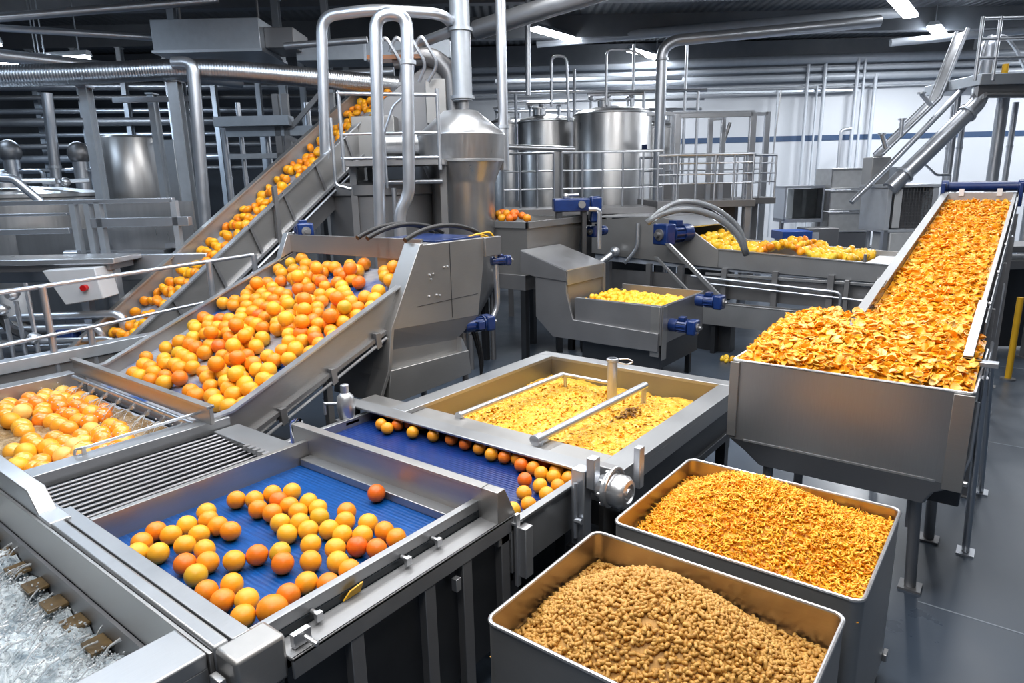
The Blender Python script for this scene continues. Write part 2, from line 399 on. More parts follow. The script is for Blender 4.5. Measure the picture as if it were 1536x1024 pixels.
# thin jets and drops falling from the nozzles
sp = MB()
for x in NOZ:
    for k in range(7):
        dx = R.uniform(-0.10, 0.10); dy = -R.uniform(0.05, 0.16)
        p0 = Vector((x, 1.885, 0.945)); pts = []
        for q in range(5):
            t = q / 4; pts.append(p0 + Vector((dx * t, dy * t, 0.015 * t - 0.075 * t * t)))
        sp.tube(pts, 0.0035, 5, r2=0.0018)
    for k in range(22):
        sp.ball((x + R.uniform(-0.13, 0.13), 1.88 - R.uniform(0, 0.3), 0.88 + abs(R.gauss(0, 0.05))), R.uniform(0.003, 0.007), 6, 4)
tag(sp.build('spray_jets', DROP, loc=(-5, 1.85, 0.93), smooth=180), 'thin water jets and drops under the nozzle bar of the wash trough', 'water', kind='stuff')

# ------------------------------------------------------------------ oranges
def orange_mesh(name, mat, r=1.0):
    bm = bmesh.new(); bmesh.ops.create_icosphere(bm, subdivisions=3, radius=1)
    for v in bm.verts:
        z = v.co.z; rad = math.hypot(v.co.x, v.co.y)
        v.co *= 1 + 0.012 * mnoise.noise(v.co * 2.2)
        if rad < 0.32: v.co.z -= math.copysign(0.05 * (1 - rad / 0.32) ** 1.5, z)
        v.co.z *= 0.95
    me = bpy.data.meshes.new(name); bm.to_mesh(me); bm.free()
    me.materials.append(mat); me.polygons.foreach_set('use_smooth', [True] * len(me.polygons))
    return me
OM = {'o': orange_mesh('orange_body', ORG), 'y': orange_mesh('yellow_orange_body', ORY), 'r': orange_mesh('deep_orange_body', ORR), 'g': orange_mesh('greenish_orange_body', ORG2),
      'p': orange_mesh('pale_orange_body', ORP), 'w': orange_mesh('wet_orange_body', ORW), 'h': orange_mesh('elevator_fruit_body', HALF)}
OM['b'] = OM['o']; OM['d'] = OM['r']
def place(name, me, p, r, label, cat, group, sq=1.0):
    o = bpy.data.objects.new(name, me); C.objects.link(o)
    o.location = p; o.rotation_euler = (R.uniform(0, 6.28), R.uniform(-1.2, 1.2), R.uniform(0, 6.28)); o.scale = (r, r, r * sq)
    return tag(o, label, cat, group)

SCREEN=[('A','o',-3.010,1.582,0.047),('A','o',-2.934,1.636,0.047),('A','o',-2.828,1.589,0.047),('A','o',-2.917,1.727,0.047),('A','r',-2.825,1.702,0.047),('A','o',-2.735,1.607,0.047),('A','y',-2.854,1.800,0.047),('A','o',-2.732,1.700,0.047),('B','y',-2.684,1.779,0.047),('B','y',-2.589,1.764,0.047),('B','y',-2.641,1.687,0.047),('B','g',-2.511,1.715,0.047),('B','y',-2.616,1.572,0.047),('B','g',-2.542,1.627,0.047),('B','y',-2.502,1.531,0.047),('B','y',-2.451,1.608,0.047),('B','y',-2.380,1.668,0.047),('C','o',-2.448,1.825,0.047),('C','y',-2.277,1.812,0.047),('C','y',-2.379,1.761,0.047),('C','y',-2.288,1.672,0.047),('C','y',-2.210,1.722,0.047),('C','o',-2.158,1.806,0.047),('C','o',-2.067,1.794,0.047),('C','y',-2.220,1.580,0.047),('C','r',-2.156,1.647,0.047),('C','r',-2.071,1.684,0.047),('C','y',-2.126,1.519,0.047),('C','o',-2.035,1.507,0.047),('D','y',-3.010,1.424,0.047),('D','o',-2.925,1.388,0.047),('D','o',-2.832,1.384,0.047),('D','o',-2.740,1.394,0.047),('D','y',-2.959,1.302,0.047),('D','y',-2.829,1.292,0.047),('D','o',-3.025,1.190,0.047),('D','y',-2.932,1.214,0.047),('D','y',-2.792,1.207,0.047),('D','y',-2.681,1.239,0.047),('D','o',-2.973,1.104,0.047),('D','y',-2.821,1.106,0.047),('D','y',-2.896,1.052,0.047),('E','r',-2.641,1.131,0.047),('E','o',-2.574,1.195,0.047),('E','g',-2.522,1.116,0.047),('F','o',-2.376,1.082,0.047),('F','y',-2.339,1.167,0.047),('F','o',-2.271,1.089,0.047),('F','y',-2.198,1.146,0.047),('F','o',-2.117,1.081,0.047),('G','b',-2.052,1.162,0.058),('G','o',-2.094,1.257,0.047),('G','o',-2.106,1.349,0.047),('G','o',-2.025,1.394,0.047),('H','o',-2.495,1.268,0.047),('H','r',-2.454,1.350,0.047),('H','g',-2.391,1.420,0.047),('H','o',-2.308,1.377,0.047),('H','y',-2.337,1.538,0.047),('H','y',-2.225,1.456,0.047),('I','r',-2.482,2.043,0.047)]
CROSS=[('L','o',-3.381,2.870),('L','o',-3.288,2.840),('L','r',-3.279,2.924),('L','o',-3.225,2.992),('L','o',-3.091,2.886),('L','o',-3.143,3.032),('L','o',-2.935,2.921),('L','d',-2.797,2.945),('L','r',-2.670,2.937),('L','o',-2.547,2.930),('L','o',-2.426,2.900),('L','r',-2.580,3.048),('L','d',-2.478,3.019),('L','r',-2.337,2.916),('L','d',-2.398,3.044),('L','o',-2.257,2.939),('L','r',-2.217,3.011),('L','r',-2.183,2.878),('L','o',-2.099,2.881),('L','r',-2.093,2.987),('P','r',-2.050,2.731),('P','o',-2.021,2.849),('P','o',-1.938,2.852),('P','y',-1.971,2.928),('P','o',-1.969,3.010),('P','o',-1.861,2.884),('P','y',-1.938,2.719),('P','o',-1.853,2.768),('P','o',-1.850,2.655),('P','y',-1.957,2.599),('P','o',-1.861,2.510),('P','y',-1.893,2.417),('P','r',-1.872,2.994)]

PH = {'A': 'the pack of eight by the tray\'s left wall, upper end', 'B': 'the central pile of nine on the bright blue belt', 'C': 'the pack of twelve by the tray\'s right rail',
      'D': 'the pack of thirteen nearest the tray\'s left corner', 'E': 'the touching trio near the tray\'s front beam', 'F': 'the pack of five in the tray\'s front corner',
      'G': 'the row of four against the front right rail', 'H': 'the six loose ones amid the blue belt', 'I': ''}
def ranked(lst, fx, fy):
    """each row with its place from the left inside its own cluster, as seen from the camera's side"""
    out = []
    for k in sorted({q[0] for q in lst}):
        rows = sorted([q for q in lst if q[0] == k], key=lambda q: (q[fx] * 0.79 + q[fy] * 0.613) / (-q[fx] * 0.613 + q[fy] * 0.79))
        out += [(q, i, len(rows)) for i, q in enumerate(rows)]
    return out
for q, i, n in ranked(SCREEN, 2, 3):
    k, c, x, y, r = q
    word = {'g': 'greenish orange', 'b': 'largest orange', 'r': 'orange', 'y': 'orange', 'o': 'orange'}[c]
    lab = 'single deep orange fruit alone by the ledge of the blue tray' if k == 'I' else '%s, %s from left in %s' % (word, ORD[i], PH[k])
    place('orange', OM[c], (x, y, 0.87 + r * 0.97), r, lab, 'orange', 'oranges on the bright blue screening belt')
PH2 = {'L': 'the line along the tank on the dark blue cross belt', 'P': 'the pile at the dark cross belt\'s right end'}
for q, i, n in ranked(CROSS, 2, 3):
    k, c, x, y = q
    place('orange', OM[c], (x, y, 0.80 + 0.0415), 0.0425, 'orange, %s from left in %s' % (ORD[i], PH2[k]), 'orange', 'oranges on the dark blue cross belt')

# wet oranges in the wash trough
def packed(n, x0, x1, y0, y1, d, ok, iters=160):
    """n centres pushed apart to about d inside a rectangle where ok(x, y)"""
    P = []
    while len(P) < n:
        x, y = R.uniform(x0, x1), R.uniform(y0, y1)
        if ok(x, y): P.append([x, y])
    for it in range(iters):
        for a in range(n):
            for b_ in range(a):
                dx, dy = P[a][0] - P[b_][0], P[a][1] - P[b_][1]; q = dx * dx + dy * dy
                if q < d * d:
                    q = math.sqrt(q) + 1e-6; k = (d - q) / q * 0.45; dx *= k; dy *= k
                    for w_, sg in ((a, 1), (b_, -1)):
                        nx, ny = P[w_][0] + sg * dx, P[w_][1] + sg * dy
                        if x0 < nx < x1 and y0 < ny < y1 and ok(nx, ny): P[w_][0], P[w_][1] = nx, ny
    return P
cells = packed(76, -6.0, -4.12, 1.0, 1.86, 0.119, lambda x, y: (x * 0.79 + y * 0.613) / (-x * 0.613 + y * 0.79) > -0.80 and not (x > -5.3 and y > 1.90 - 0.28 * (x + 5.3)))
best = min(range(len(cells)), key=lambda i: (cells[i][0] + 5.55) ** 2 + (cells[i][1] - 1.45) ** 2)
best2 = min(range(len(cells)), key=lambda i: (cells[i][0] + 4.42) ** 2 + (cells[i][1] - 1.38) ** 2)
for i, (x, y) in enumerate(cells):
    r = R.uniform(0.058, 0.065); z = 0.854 + R.uniform(0, 0.03) + 0.018 * math.sin(x * 3)
    if i == best: place('orange', OM['p'], (x, y, z + 0.02), r, 'pale whitish orange toward the far wall of the wash trough', 'orange', 'wet oranges in the wash trough')
    elif i == best2: place('orange', OM['p'], (x, y, z + 0.02), r, 'pale yellow orange near the guide rod side of the wash trough', 'orange', 'wet oranges in the wash trough')
    else: place('orange', OM[R.choice('wwwwwp' if R.random() < 0.3 else 'wwwy')], (x, y, z), r, 'wet orange floating packed among others in the wash trough', 'orange', 'wet oranges in the wash trough')

# ------------------------------------------------------------------ wide inclined belt
SL = 0.402; ANG = math.atan(SL)
def incz(y): return 1.015 + SL * (y - 2.187)
c = thing('inclined_conveyor', 'wide inclined stainless conveyor carrying whole oranges up from the wash trough', 'conveyor', (-5.05, 3.1, 0))
wallp = [(2.03, 1.0), (2.17, 1.01), (4.1, incz(4.1)), (4.1, incz(4.1) - 0.30), (2.3, 0.77), (2.03, 0.77)]
MB().prism(wallp, 'x', -4.06, -4.035).build('side_wall', ST, c, 0.002)
MB().prism([(2.03, 1.0), (2.17, 1.01), (4.1, incz(4.1)), (4.1, incz(4.1) + 0.012), (2.165, 1.024), (2.03, 1.014)], 'x', -4.075, -4.01).build('top_flange', STB, c)
MB().prism([(2.25, 0.80), (4.0, incz(4.0) - 0.285), (4.0, incz(4.0) - 0.255), (2.25, 0.83)], 'x', -4.035, -4.0).build('lower_flange', STD, c)
wl = [(2.03, 1.0), (2.2, 1.02), (4.15, incz(4.15) + 0.0), (4.15, incz(4.15) - 0.3), (2.03, 0.77)]
MB().prism(wl, 'x', -6.07, -6.045).build('side_wall', ST, c, 0.002)
MB().prism([(2.03, 1.0), (2.2, 1.02), (4.15, incz(4.15)), (4.15, incz(4.15) + 0.012), (2.195, 1.034), (2.03, 1.014)], 'x', -6.09, -6.02).build('top_flange', STB, c)
MB().prism([(2.12, incz(2.12) - 0.125), (4.15, incz(4.15) - 0.125), (4.15, incz(4.15) - 0.145), (2.12, incz(2.12) - 0.145)], 'x', -6.045, -4.06).build('belt', [BELTI], c)
MB().cyl((-6.05, 2.12, incz(2.12) - 0.19), (-4.06, 2.12, incz(2.12) - 0.19), 0.055).build('roller', STD, c)
MB().prism([(-6.1, 1.79), (-4.12, 1.80), (-4.12, 1.985), (-6.1, 1.965)], 'y', 4.08, 4.1).build('head_plate', ST, c, 0.003)
MB().prism([(3.93, 1.70), (4.12, 1.78), (4.12, 1.985), (4.06, 1.985)], 'x', -6.10, -6.02).build('corner_post', STB, c, 0.003)
MB().tube([(-4.0, 2.32, 0.76), (-4.0, 3.62, 1.29)], 0.012, 8).build('guard_rod', STB, c)
for y in (2.5, 2.95, 3.4):
    MB().prism([(y, incz(y) - 0.33), (y + 0.05, incz(y + .05) - 0.33), (y + 0.04, incz(y) - 0.2), (y - 0.01, incz(y) - 0.2)], 'x', -4.03, -3.985).build('bracket', STD, c, 0.002)
for x, y in ((-4.06, 2.95), (-6.05, 2.95), (-4.06, 3.55), (-6.05, 3.55)):
    MB().box(x - 0.025, x + 0.025, y - 0.025, y + 0.025, 0, incz(y) - 0.3).box(x - 0.06, x + 0.06, y - 0.06, y + 0.06, 0, 0.012).build('leg', STD, c)
MB().box(-6.05, -4.06, 2.93, 2.97, 0.35, 0.4).build('crossbar', STK, c)
# the heap on it: one layer, with some riding on top
mat_belt = T(-5.05, 2.187, 0.89) @ Matrix.Rotation(ANG, 4, 'X')
pts = [(x, y, 0) for x, y in packed(195, -0.93, 0.93, 0.09, 2.08, 0.121, lambda x, y: x > -0.58 - 0.34 * min(1, y / 0.8) and not (0.25 < math.hypot((x + 0.55) * 1.2, y - 0.75) < 0.32))]
top = []
for i in range(120):
    x, y = R.uniform(-0.7, 0.8), R.uniform(0.2, 1.95)
    if all((x - a) ** 2 + (y - b) ** 2 > 0.013 for a, b, _ in top) and sum(1 for a, b, _ in pts if (x - a) ** 2 + (y - b) ** 2 < 0.0150) >= 3:
        top.append((x, y, 1))
    if len(top) > 19: break
hilab = {}
for i, (x, y, l) in enumerate(pts + top):
    r = R.uniform(0.058, 0.065)
    p = mat_belt @ Vector((x, y, r + (0.085 if l else 0)))
    up = y / 2.0
    ch = R.choices('oyrg', (0.52, 0.34 - 0.1 * up, 0.05 + 0.05 * up, 0.03 + 0.09 * up))[0]
    seg = 'lower third' if y < 0.7 else 'middle third' if y < 1.35 else 'upper third'
    lay = 'riding on top of' if l else 'lying in'
    kind = {'g': 'greenish ', 'r': 'deep ', 'y': 'yellowish ', 'o': ''}[ch]
    place('orange', OM[ch], p, r, '%swhole orange %s the heap, %s of the wide inclined belt' % (kind, lay, seg), 'orange', '%soranges %s the heap, %s of the wide incline' % (kind, lay, seg))
place('orange', OM['o'], mat_belt @ Vector((-0.80, 0.30, 0.057)), 0.057, 'orange sitting apart at the heap\'s left edge beside bare blue incline belt', 'orange', None)

# ------------------------------------------------------------------ rod bed between wash trough and screening tray
b = thing('rod_bed', 'bed of parallel steel rods between the wash trough and the screening tray', 'roller bed', (-3.65, 1.45, 0))
for i in range(12):
    x = -3.92 + 0.05 * i
    MB().cyl((x, 1.0, 0.925 - 0.003 * i), (x, 1.985, 0.925 - 0.003 * i), 0.0125, 12).build('rod', ROD, b)
MB().box(-3.97, -3.30, 0.98, 2.1, 0.74, 0.76).build('drip_pan', STK, b)
MB().box(-3.96, -3.24, 1.985, 2.16, 0.89, 0.945).build('end_plate', STH, b, 0.004)
MB().box(-3.96, -3.30, 0.975, 1.0, 0.86, 0.955).build('end_plate', STH, b, 0.003)
MB().box(-3.345, -3.26, 1.0, 1.99, 0.86, 0.905).build('side_strip', STH, b, 0.003)
for i in range(5): MB().box(-3.56 + 0.05 * i, -3.535 + 0.05 * i, 1.95, 1.99, 0.925, 0.955).build('clip', STB, b)
for x in (-3.9, -3.3):
    for y in (1.05, 2.05): MB().box(x - 0.025, x + 0.025, y - 0.025, y + 0.025, 0, 0.75).build('leg', STK, b)

# ------------------------------------------------------------------ screening tray
s_ = thing('screening_tray', 'large stainless tray with a bright blue belt and scattered oranges, front centre', 'conveyor', (-2.55, 1.6, 0))
MB().box(-3.235, -3.20, 1.0, 2.2, 0.80, 1.0).build('side_wall', ST, s_, 0.002)
MB().box(-3.20, -1.915, 1.0, 2.17, 0.835, 0.87).build('belt', BELT, s_)
MB().box(-1.93, -1.90, 1.0, 2.16, 0.90, 1.0).box(-1.905, -1.893, 1.0, 2.16, 0.95, 1.0).build('side_rail', STH, s_, 0.003)
MB().box(-3.34, -1.86, 2.155, 2.17, 0.85, 1.065).box(-3.34, -1.86, 2.15, 2.205, 1.06, 1.075).build('back_wall', ST, s_, 0.002)
MB().box(-3.19, -1.94, 2.085, 2.17, 0.87, 0.915).build('ledge', STH, s_, 0.004)
MB().prism([(2.15, 1.075), (2.205, 1.075), (2.30, 0.88), (2.30, 0.80), (2.15, 0.80)], 'x', -1.87, -1.77).build('end_cheek', ST, s_, 0.003)
MB().box(-1.885, -1.765, 1.05, 2.26, 0.905, 0.92).box(-1.778, -1.765, 1.05, 2.26, 0.84, 0.92).build('outer_rail', STR, s_, 0.004)
MB().box(-1.90, -1.888, 1.05, 2.2, 0.80, 0.95).build('window_strip', GRN, s_)
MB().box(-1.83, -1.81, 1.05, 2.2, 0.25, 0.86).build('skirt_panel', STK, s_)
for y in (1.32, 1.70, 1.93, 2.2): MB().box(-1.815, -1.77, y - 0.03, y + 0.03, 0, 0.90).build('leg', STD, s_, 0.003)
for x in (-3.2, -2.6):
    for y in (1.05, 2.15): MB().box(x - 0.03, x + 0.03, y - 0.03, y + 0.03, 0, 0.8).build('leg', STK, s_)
for y, z in ((1.22, 0.955), (1.66, 0.955), (1.84, 0.955)):
    MB().cyl((-1.89, y, z), (-1.845, y, z), 0.010, 10).box(-1.86, -1.84, y - 0.014, y + 0.014, z - 0.022, z + 0.012).build('latch', STB, s_, 0.002)
MB().box(-1.785, -1.755, 1.84, 1.87, 0.74, 0.80).build('latch', STB, s_, 0.002)
MB().cyl((-1.885, 1.45, 0.86), (-1.875, 1.45, 0.86), 0.06, 20).build('roller_end', STD, s_)
MB().box(-1.82, -1.76, 2.215, 2.27, 0.30, 0.36).build('bracket', STD, s_)
MB().tube([(-3.35, 2.21, 1.06), (-3.40, 2.21, 1.05), (-3.41, 2.21, 0.86)], 0.03, 10, 0.02).build('end_hood', PLX, s_)
tag(MB().quad([(-1.875, 1.35, 0.925), (-1.875, 1.43, 0.925), (-1.865, 1.44, 0.965), (-1.868, 1.38, 0.955)], 0.006).build('peel_scrap', YEL, loc=(-1.86, 1.4, 0.9)), 'small yellow peel scrap caught under the right rail of the screening tray', 'peel')

# ------------------------------------------------------------------ beam along the front
f = thing('front_crossbeam', 'long boxed steel beam along the front of the screening tray and rod bed', 'beam', (-2.7, 0.93, 0))
MB().box(-3.44, -1.92, 0.935, 1.0, 0.84, 1.0).build('inner_ledge', STH, f, 0.003)
MB().box(-3.44, -1.92, 0.868, 0.925, 0.84, 1.008).build('cover_strip', STH, f, 0.010)
MB().box(-4.45, -1.92, 0.853, 0.866, 0.80, 0.995).build('splash_plate', ST, f, 0.002)
MB().box(-3.44, -1.94, 0.86, 0.99, 0.82, 0.86).build('core', STK, f)
MB().prism([(-4.45, 0.86), (-3.44, 0.86), (-3.44, 1.012), (-3.545, 1.10), (-4.45, 1.10)], 'y', 0.868, 0.945).build('raised_cover', STH, f, 0.004)
MB().box(-3.46, -3.30, 0.866, 0.955, 0.98, 1.012).build('joint_sleeve', STB, f, 0.004)
MB().prism([(0.868, 0.84), (1.05, 0.84), (1.05, 1.01), (0.868, 1.01)], 'x', -1.915, -1.79).build('corner_cover', ST, f, 0.014)
MB().cyl((-1.79, 0.93, 0.87), (-1.745, 0.93, 0.87), 0.008, 8).cyl((-1.79, 0.93, 0.87), (-1.78, 0.93, 0.87), 0.014, 6).build('latch_pin', STB, f)
MB().cyl((-1.79, 1.12, 0.955), (-1.72, 1.12, 0.955), 0.009, 8).box(-1.82, -1.795, 1.08, 1.15, 0.925, 0.975).build('latch_bolt', STB, f, 0.002)
MB().box(-1.90, -1.84, 0.835, 0.86, 0.86, 0.94).build('hinge', STB, f, 0.003)

# ------------------------------------------------------------------ jet tank with churned water
t = thing('jet_tank', 'steel tank of churning water in the front left corner', 'tank', (-3.1, 0.3, 0))
MB().box(-2.13, -1.925, -0.55, 0.85, 0.94, 1.0).box(-1.95, -1.925, -0.55, 0.85, 0.2, 0.95).box(-2.13, -2.10, -0.55, 0.85, 0.2, 0.95).build('side_wall', STH, t, 0.008)
MB().box(-4.6, -1.93, 0.835, 0.85, 0.2, 0.80).build('back_wall', STD, t)
MB().box(-4.6, -1.93, -0.58, -0.55, 0.2, 0.97).build('front_wall', ST, t)
MB().box(-4.63, -4.6, -0.58, 0.85, 0.2, 0.97).build('side_wall', ST, t)
MB().box(-4.6, -1.93, -0.55, 0.85, 0.2, 0.23).build('tank_floor', STD, t)
for i in range(10):
    x = -4.3 + 0.225 * i
    MB().box(x - 0.055, x + 0.055, 0.75, 0.835, 0.692, 0.708).build('slat', BRN, t, 0.004)
for x in (-4.5, -2.0):
    for y in (-0.5, 0.78): MB().box(x - 0.035, x + 0.035, y - 0.035, y + 0.035, 0, 0.22).build('leg', STD, t)
def jet_h(x, y):
    n = mnoise.turbulence((x * 5, y * 5, 0.4), 5, False) - 0.4
    w_ = max(0.0, min(1.0, (y - 0.35) / 0.45))
    return 0.705 + 0.07 * n + (0.02 + 0.02 * w_) * mnoise.noise((x * 18, y * 12, 1)) + 0.012 * mnoise.noise((x * 45, y * 45, 3))
tag(MB().grid(-4.58, -2.11, -0.53, 0.83, 230, 130, jet_h).build('churning_water', WATER, loc=(-3, 0.3, 0.7), smooth=180), 'foaming pale blue water churning in the front left tank', 'water', kind='stuff')
dr = MB()
for i in range(2600):
    x = R.uniform(-4.4, -2.15); y = 0.8 - abs(R.gauss(0, 0.24))
    dr.ball((x, y, jet_h(x, y) + abs(R.gauss(0, 0.035))), R.uniform(0.0018, 0.006), 6, 4)
for i in range(110):
    x = R.uniform(-4.4, -2.2); y = R.uniform(0.55, 0.84); l = R.uniform(0.03, 0.10); a = R.uniform(-0.6, 0.6)
    z = jet_h(x, y) + R.uniform(0.0, 0.05)
    dr.tube([(x, y, z + l * 0.6), (x + a * l * 0.5, y - l * 0.4, z + l * 0.5), (x + a * l, y - l, z)], R.uniform(0.004, 0.008), 6, r2=0.002)
tag(dr.build('water_splash', DROP, loc=(-3, 0.6, 0.75), smooth=180), 'splashing drops and strands of water below the front crossbeam', 'water', kind='stuff')
# ------------------------------------------------------------------ dark blue cross belt
x_ = thing('cross_conveyor', 'dark blue cross belt with oranges between the screening tray and the pulp tank', 'conveyor', (-2.6, 2.65, 0))
MB().box(-3.60, -1.78, 2.25, 3.20, 0.765, 0.80).build('belt', BELT2, x_)
MB().box(-1.785, -1.765, 2.24, 2.88, 0.62, 0.885).box(-1.79, -1.745, 2.24, 2.88, 0.875, 0.89).build('end_rail', STH, x_, 0.003)
MB().box(-3.64, -3.60, 2.25, 3.20, 0.70, 0.86).build('end_rail', STH, x_, 0.003)
MB().box(-1.75, -1.70, 2.265, 2.325, 0.60, 0.86).box(-1.76, -1.74, 2.25, 2.28, 0.55, 0.93).build('clamp_block', STB, x_, 0.004)
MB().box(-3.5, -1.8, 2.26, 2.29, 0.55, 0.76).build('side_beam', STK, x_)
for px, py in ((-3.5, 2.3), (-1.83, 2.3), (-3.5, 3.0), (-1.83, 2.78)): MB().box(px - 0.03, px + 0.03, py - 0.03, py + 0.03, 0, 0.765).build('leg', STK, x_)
MB().box(-3.5, -1.8, 2.28, 2.32, 0.3, 0.35).build('crossbar', STD, x_)
MB().box(-3.5, -1.8, 2.4, 2.9, 0.70, 0.74).build('return_belt', BELT2, x_)

v = thing('sight_valve', 'short steel valve body with a capped top beside the left end of the cross belt', 'valve', (-3.66, 2.80, 0))
MB().lathe([(0.05, 0.84), (0.055, 0.86), (0.064, 0.94), (0.058, 1.01), (0.035, 1.035), (0.03, 1.04)], (-3.66, 2.80, 0), 20).build('body', STB, v)
MB().lathe([(0.030, 1.04), (0.030, 1.095), (0.022, 1.10)], (-3.66, 2.80, 0), 16).build('cap', STC, v)
MB().cyl((-3.70, 2.77, 0.96), (-3.78, 2.71, 0.96), 0.012, 10).tube([(-3.78, 2.71, 0.97), (-3.78, 2.71, 0.88)], 0.01, 8).build('side_arm', STC, v)
MB().box(-3.72, -3.60, 2.74, 2.86, 0.82, 0.845).build('base', STD, v, 0.003)
MB().box(-3.69, -3.63, 2.77, 2.83, 0.0, 0.82).build('post', STK, v)

# ------------------------------------------------------------------ pulp tank
p = thing('pulp_tank', 'open stainless tank of yellow pulp with two pipes across it, centre', 'tank', (-2.496, 3.908, 0))
PT = T(-2.496, 3.908, 0) @ Matrix.Diagonal((1.062, 1.062, 0.91, 1)) @ T(2.35, -3.68, 0)      # tank scaled outward from the camera and lowered, keeping its rim's outline in view
MB().box(-3.62, -1.63, 2.72, 2.84, 0.982, 1.0).box(-3.62, -3.555, 2.725, 2.84, 0.84, 0.985).build('front_beam', STH, p, 0.005, frame=PT)
MB().box(-3.62, -1.63, 3.02, 3.035, 0.45, 0.955).box(-3.62, -1.63, 2.83, 3.035, 0.955, 0.965).build('front_wall', ST, p, frame=PT)
MB().box(-3.24, -3.10, 2.84, 4.54, 0.965, 1.0).build('side_wall', STH, p, 0.004, frame=PT)
MB().box(-3.13, -3.10, 2.84, 4.62, 0.45, 0.97).box(-3.2, -1.55, 4.54, 4.57, 0.45, 0.97).box(-1.64, -1.61, 2.84, 4.6, 0.45, 0.96).build('lining', LIN, p, frame=PT)
MB().box(-3.24, -1.50, 4.54, 4.66, 0.965, 1.0).build('back_wall', STH, p, 0.004, frame=PT)
MB().box(-1.64, -1.50, 2.84, 4.54, 0.955, 1.0).box(-1.515, -1.50, 2.84, 4.54, 0.86, 0.96).build('side_wall', STH, p, 0.004, frame=PT)
MB().box(-3.11, -1.62, 3.035, 4.56, 0.45, 0.47).build('tank_floor', STD, p, frame=PT)
MB().box(-1.56, -1.50, 2.9, 4.6, 0.60, 0.66).build('lower_rail', STK, p, 0.004, frame=PT)
MB().box(-1.545, -1.525, 2.9, 4.6, 0.66, 0.86).build('skirt', STK, p, frame=PT)
for px in (-3.15, -1.58):
    for py in (2.98, 3.75, 4.5): MB().box(px - 0.035, px + 0.035, py - 0.035, py + 0.035, 0, 0.6).build('leg', STK, p, frame=PT)
MB().tube([(-2.78, 3.02, 0.985), (-2.74, 4.17, 0.985)], 0.022, 16).cyl((-2.781, 3.00, 0.985), (-2.78, 3.03, 0.985), 0.028, 16).build('overhead_pipe', STB, p, frame=PT)
MB().tube([(-2.72, 4.17, 0.985), (-2.30, 4.17, 0.985)], 0.016, 12).tube([(-2.72, 4.20, 0.965), (-2.30, 4.20, 0.965)], 0.010, 10).build('cross_pipe', STB, p, frame=PT)
MB().tube([(-2.10, 2.93, 1.005), (-2.045, 4.18, 1.02)], 0.027, 16).cyl((-2.102, 2.90, 1.005), (-2.1, 2.96, 1.005), 0.036, 18).cyl((-2.101, 2.93, 1.005), (-2.101, 2.93, 0.93), 0.03, 14).build('overhead_pipe', STC, p, frame=PT)
MB().cyl((-2.045, 4.16, 1.02), (-2.045, 4.16, 0.86), 0.018, 12).build('pipe_foot', STC, p, frame=PT)
MB().cyl((-2.72, 4.17, 0.98), (-2.72, 4.17, 0.82), 0.012, 10).build('pipe_foot', STC, p, frame=PT)
MB().lathe([(0.036, 0.86), (0.036, 1.19), (0.044, 1.195), (0.044, 1.215), (0.036, 1.22), (0.03, 1.22), (0.03, 1.12)], (-2.29, 4.14, 0), 24).build('standpipe', STC, p, frame=PT)
MB().tube([(-2.255, 4.16, 1.185), (-2.20, 4.19, 1.165), (-2.16, 4.22, 1.19), (-2.20, 4.20, 1.215), (-2.25, 4.17, 1.21)], 0.006, 8, 0.02).build('bail', STB, p, frame=PT)
def pulp_h(x, y):
    e = min(x + 3.10, -1.64 - x, y - 2.95, 4.54 - y)
    m = max(0.0, min(1.0, e / 0.22))
    return 0.80 + 0.06 * m + 0.028 * mnoise.turbulence((x * 4, y * 4, 0), 3, False) + 0.012 * mnoise.noise((x * 24, y * 24, 5)) + 0.007 * mnoise.noise((x * 55, y * 55, 8))
tag(MB().grid(-3.10, -1.64, 3.04, 4.54, 190, 190, pulp_h).build('pulp_water', JUICE, loc=(-2.4, 3.8, 0.85), smooth=180, frame=PT), 'cloudy yellow pulp water filling the open centre tank', 'pulp', kind='stuff')
def flakes(mb, n, spot, size, lift):
    for i in range(n):
        x, y, z = spot()
        s1 = size * R.uniform(0.6, 1.35); a = Matrix.Rotation(R.uniform(0, 6.28), 4, 'Z') @ Matrix.Rotation(R.gauss(0, 0.5), 4, 'X') @ Matrix.Rotation(R.gauss(0, 0.5), 4, 'Y')
        cur = R.uniform(-0.6, 0.9); hw = s1 * R.uniform(0.35, 0.7)
        vs = []
        for k in range(5):
            t = k / 4 * 2 - 1; wd = hw * math.sqrt(max(0.08, 1 - t * t * 0.9))
            for sd in (-1, 0, 1):
                q = a @ Vector((t * s1, sd * wd, -cur * s1 * t * t + (0.15 * s1 if sd == 0 else 0) + R.gauss(0, 0.05) * s1))
                vs.append((x + q.x, y + q.y, z + q.z + lift))
        mb.add(vs, [(r * 3 + c_, r * 3 + c_ + 1, r * 3 + c_ + 4, r * 3 + c_ + 3) for r in range(4) for c_ in range(2)])
def pspot():
    while True:
        x, y = R.uniform(-3.05, -1.68), R.uniform(3.06, 4.5)
        e = min(x + 3.10, -1.64 - x, y - 2.9, 4.54 - y)
        if y > 4.28 - 0.15 * mnoise.noise((x * 4, 2, 0)) and R.random() < 0.85: continue
        if e > R.uniform(0.0, 0.16): return x, y, pulp_h(x, y)
fl = MB(); flakes(fl, 2600, pspot, 0.017, 0.0)
tag(fl.build('pulp_flakes', PULP, loc=(-2.4, 3.8, 0.86), smooth=180, frame=PT), 'soft yellow pulp flakes floating thick in the centre tank', 'pulp', kind='stuff')
cl = MB()
def cspot():
    a, r = R.uniform(0, 6.28), abs(R.gauss(0, 0.055))
    return -2.03 + r * math.cos(a) * 0.8, 3.92 + r * math.sin(a) * 2, pulp_h(-2.0, 3.9) + max(0, 0.05 - r * 0.5)
flakes(cl, 130, cspot, 0.016, 0.004)
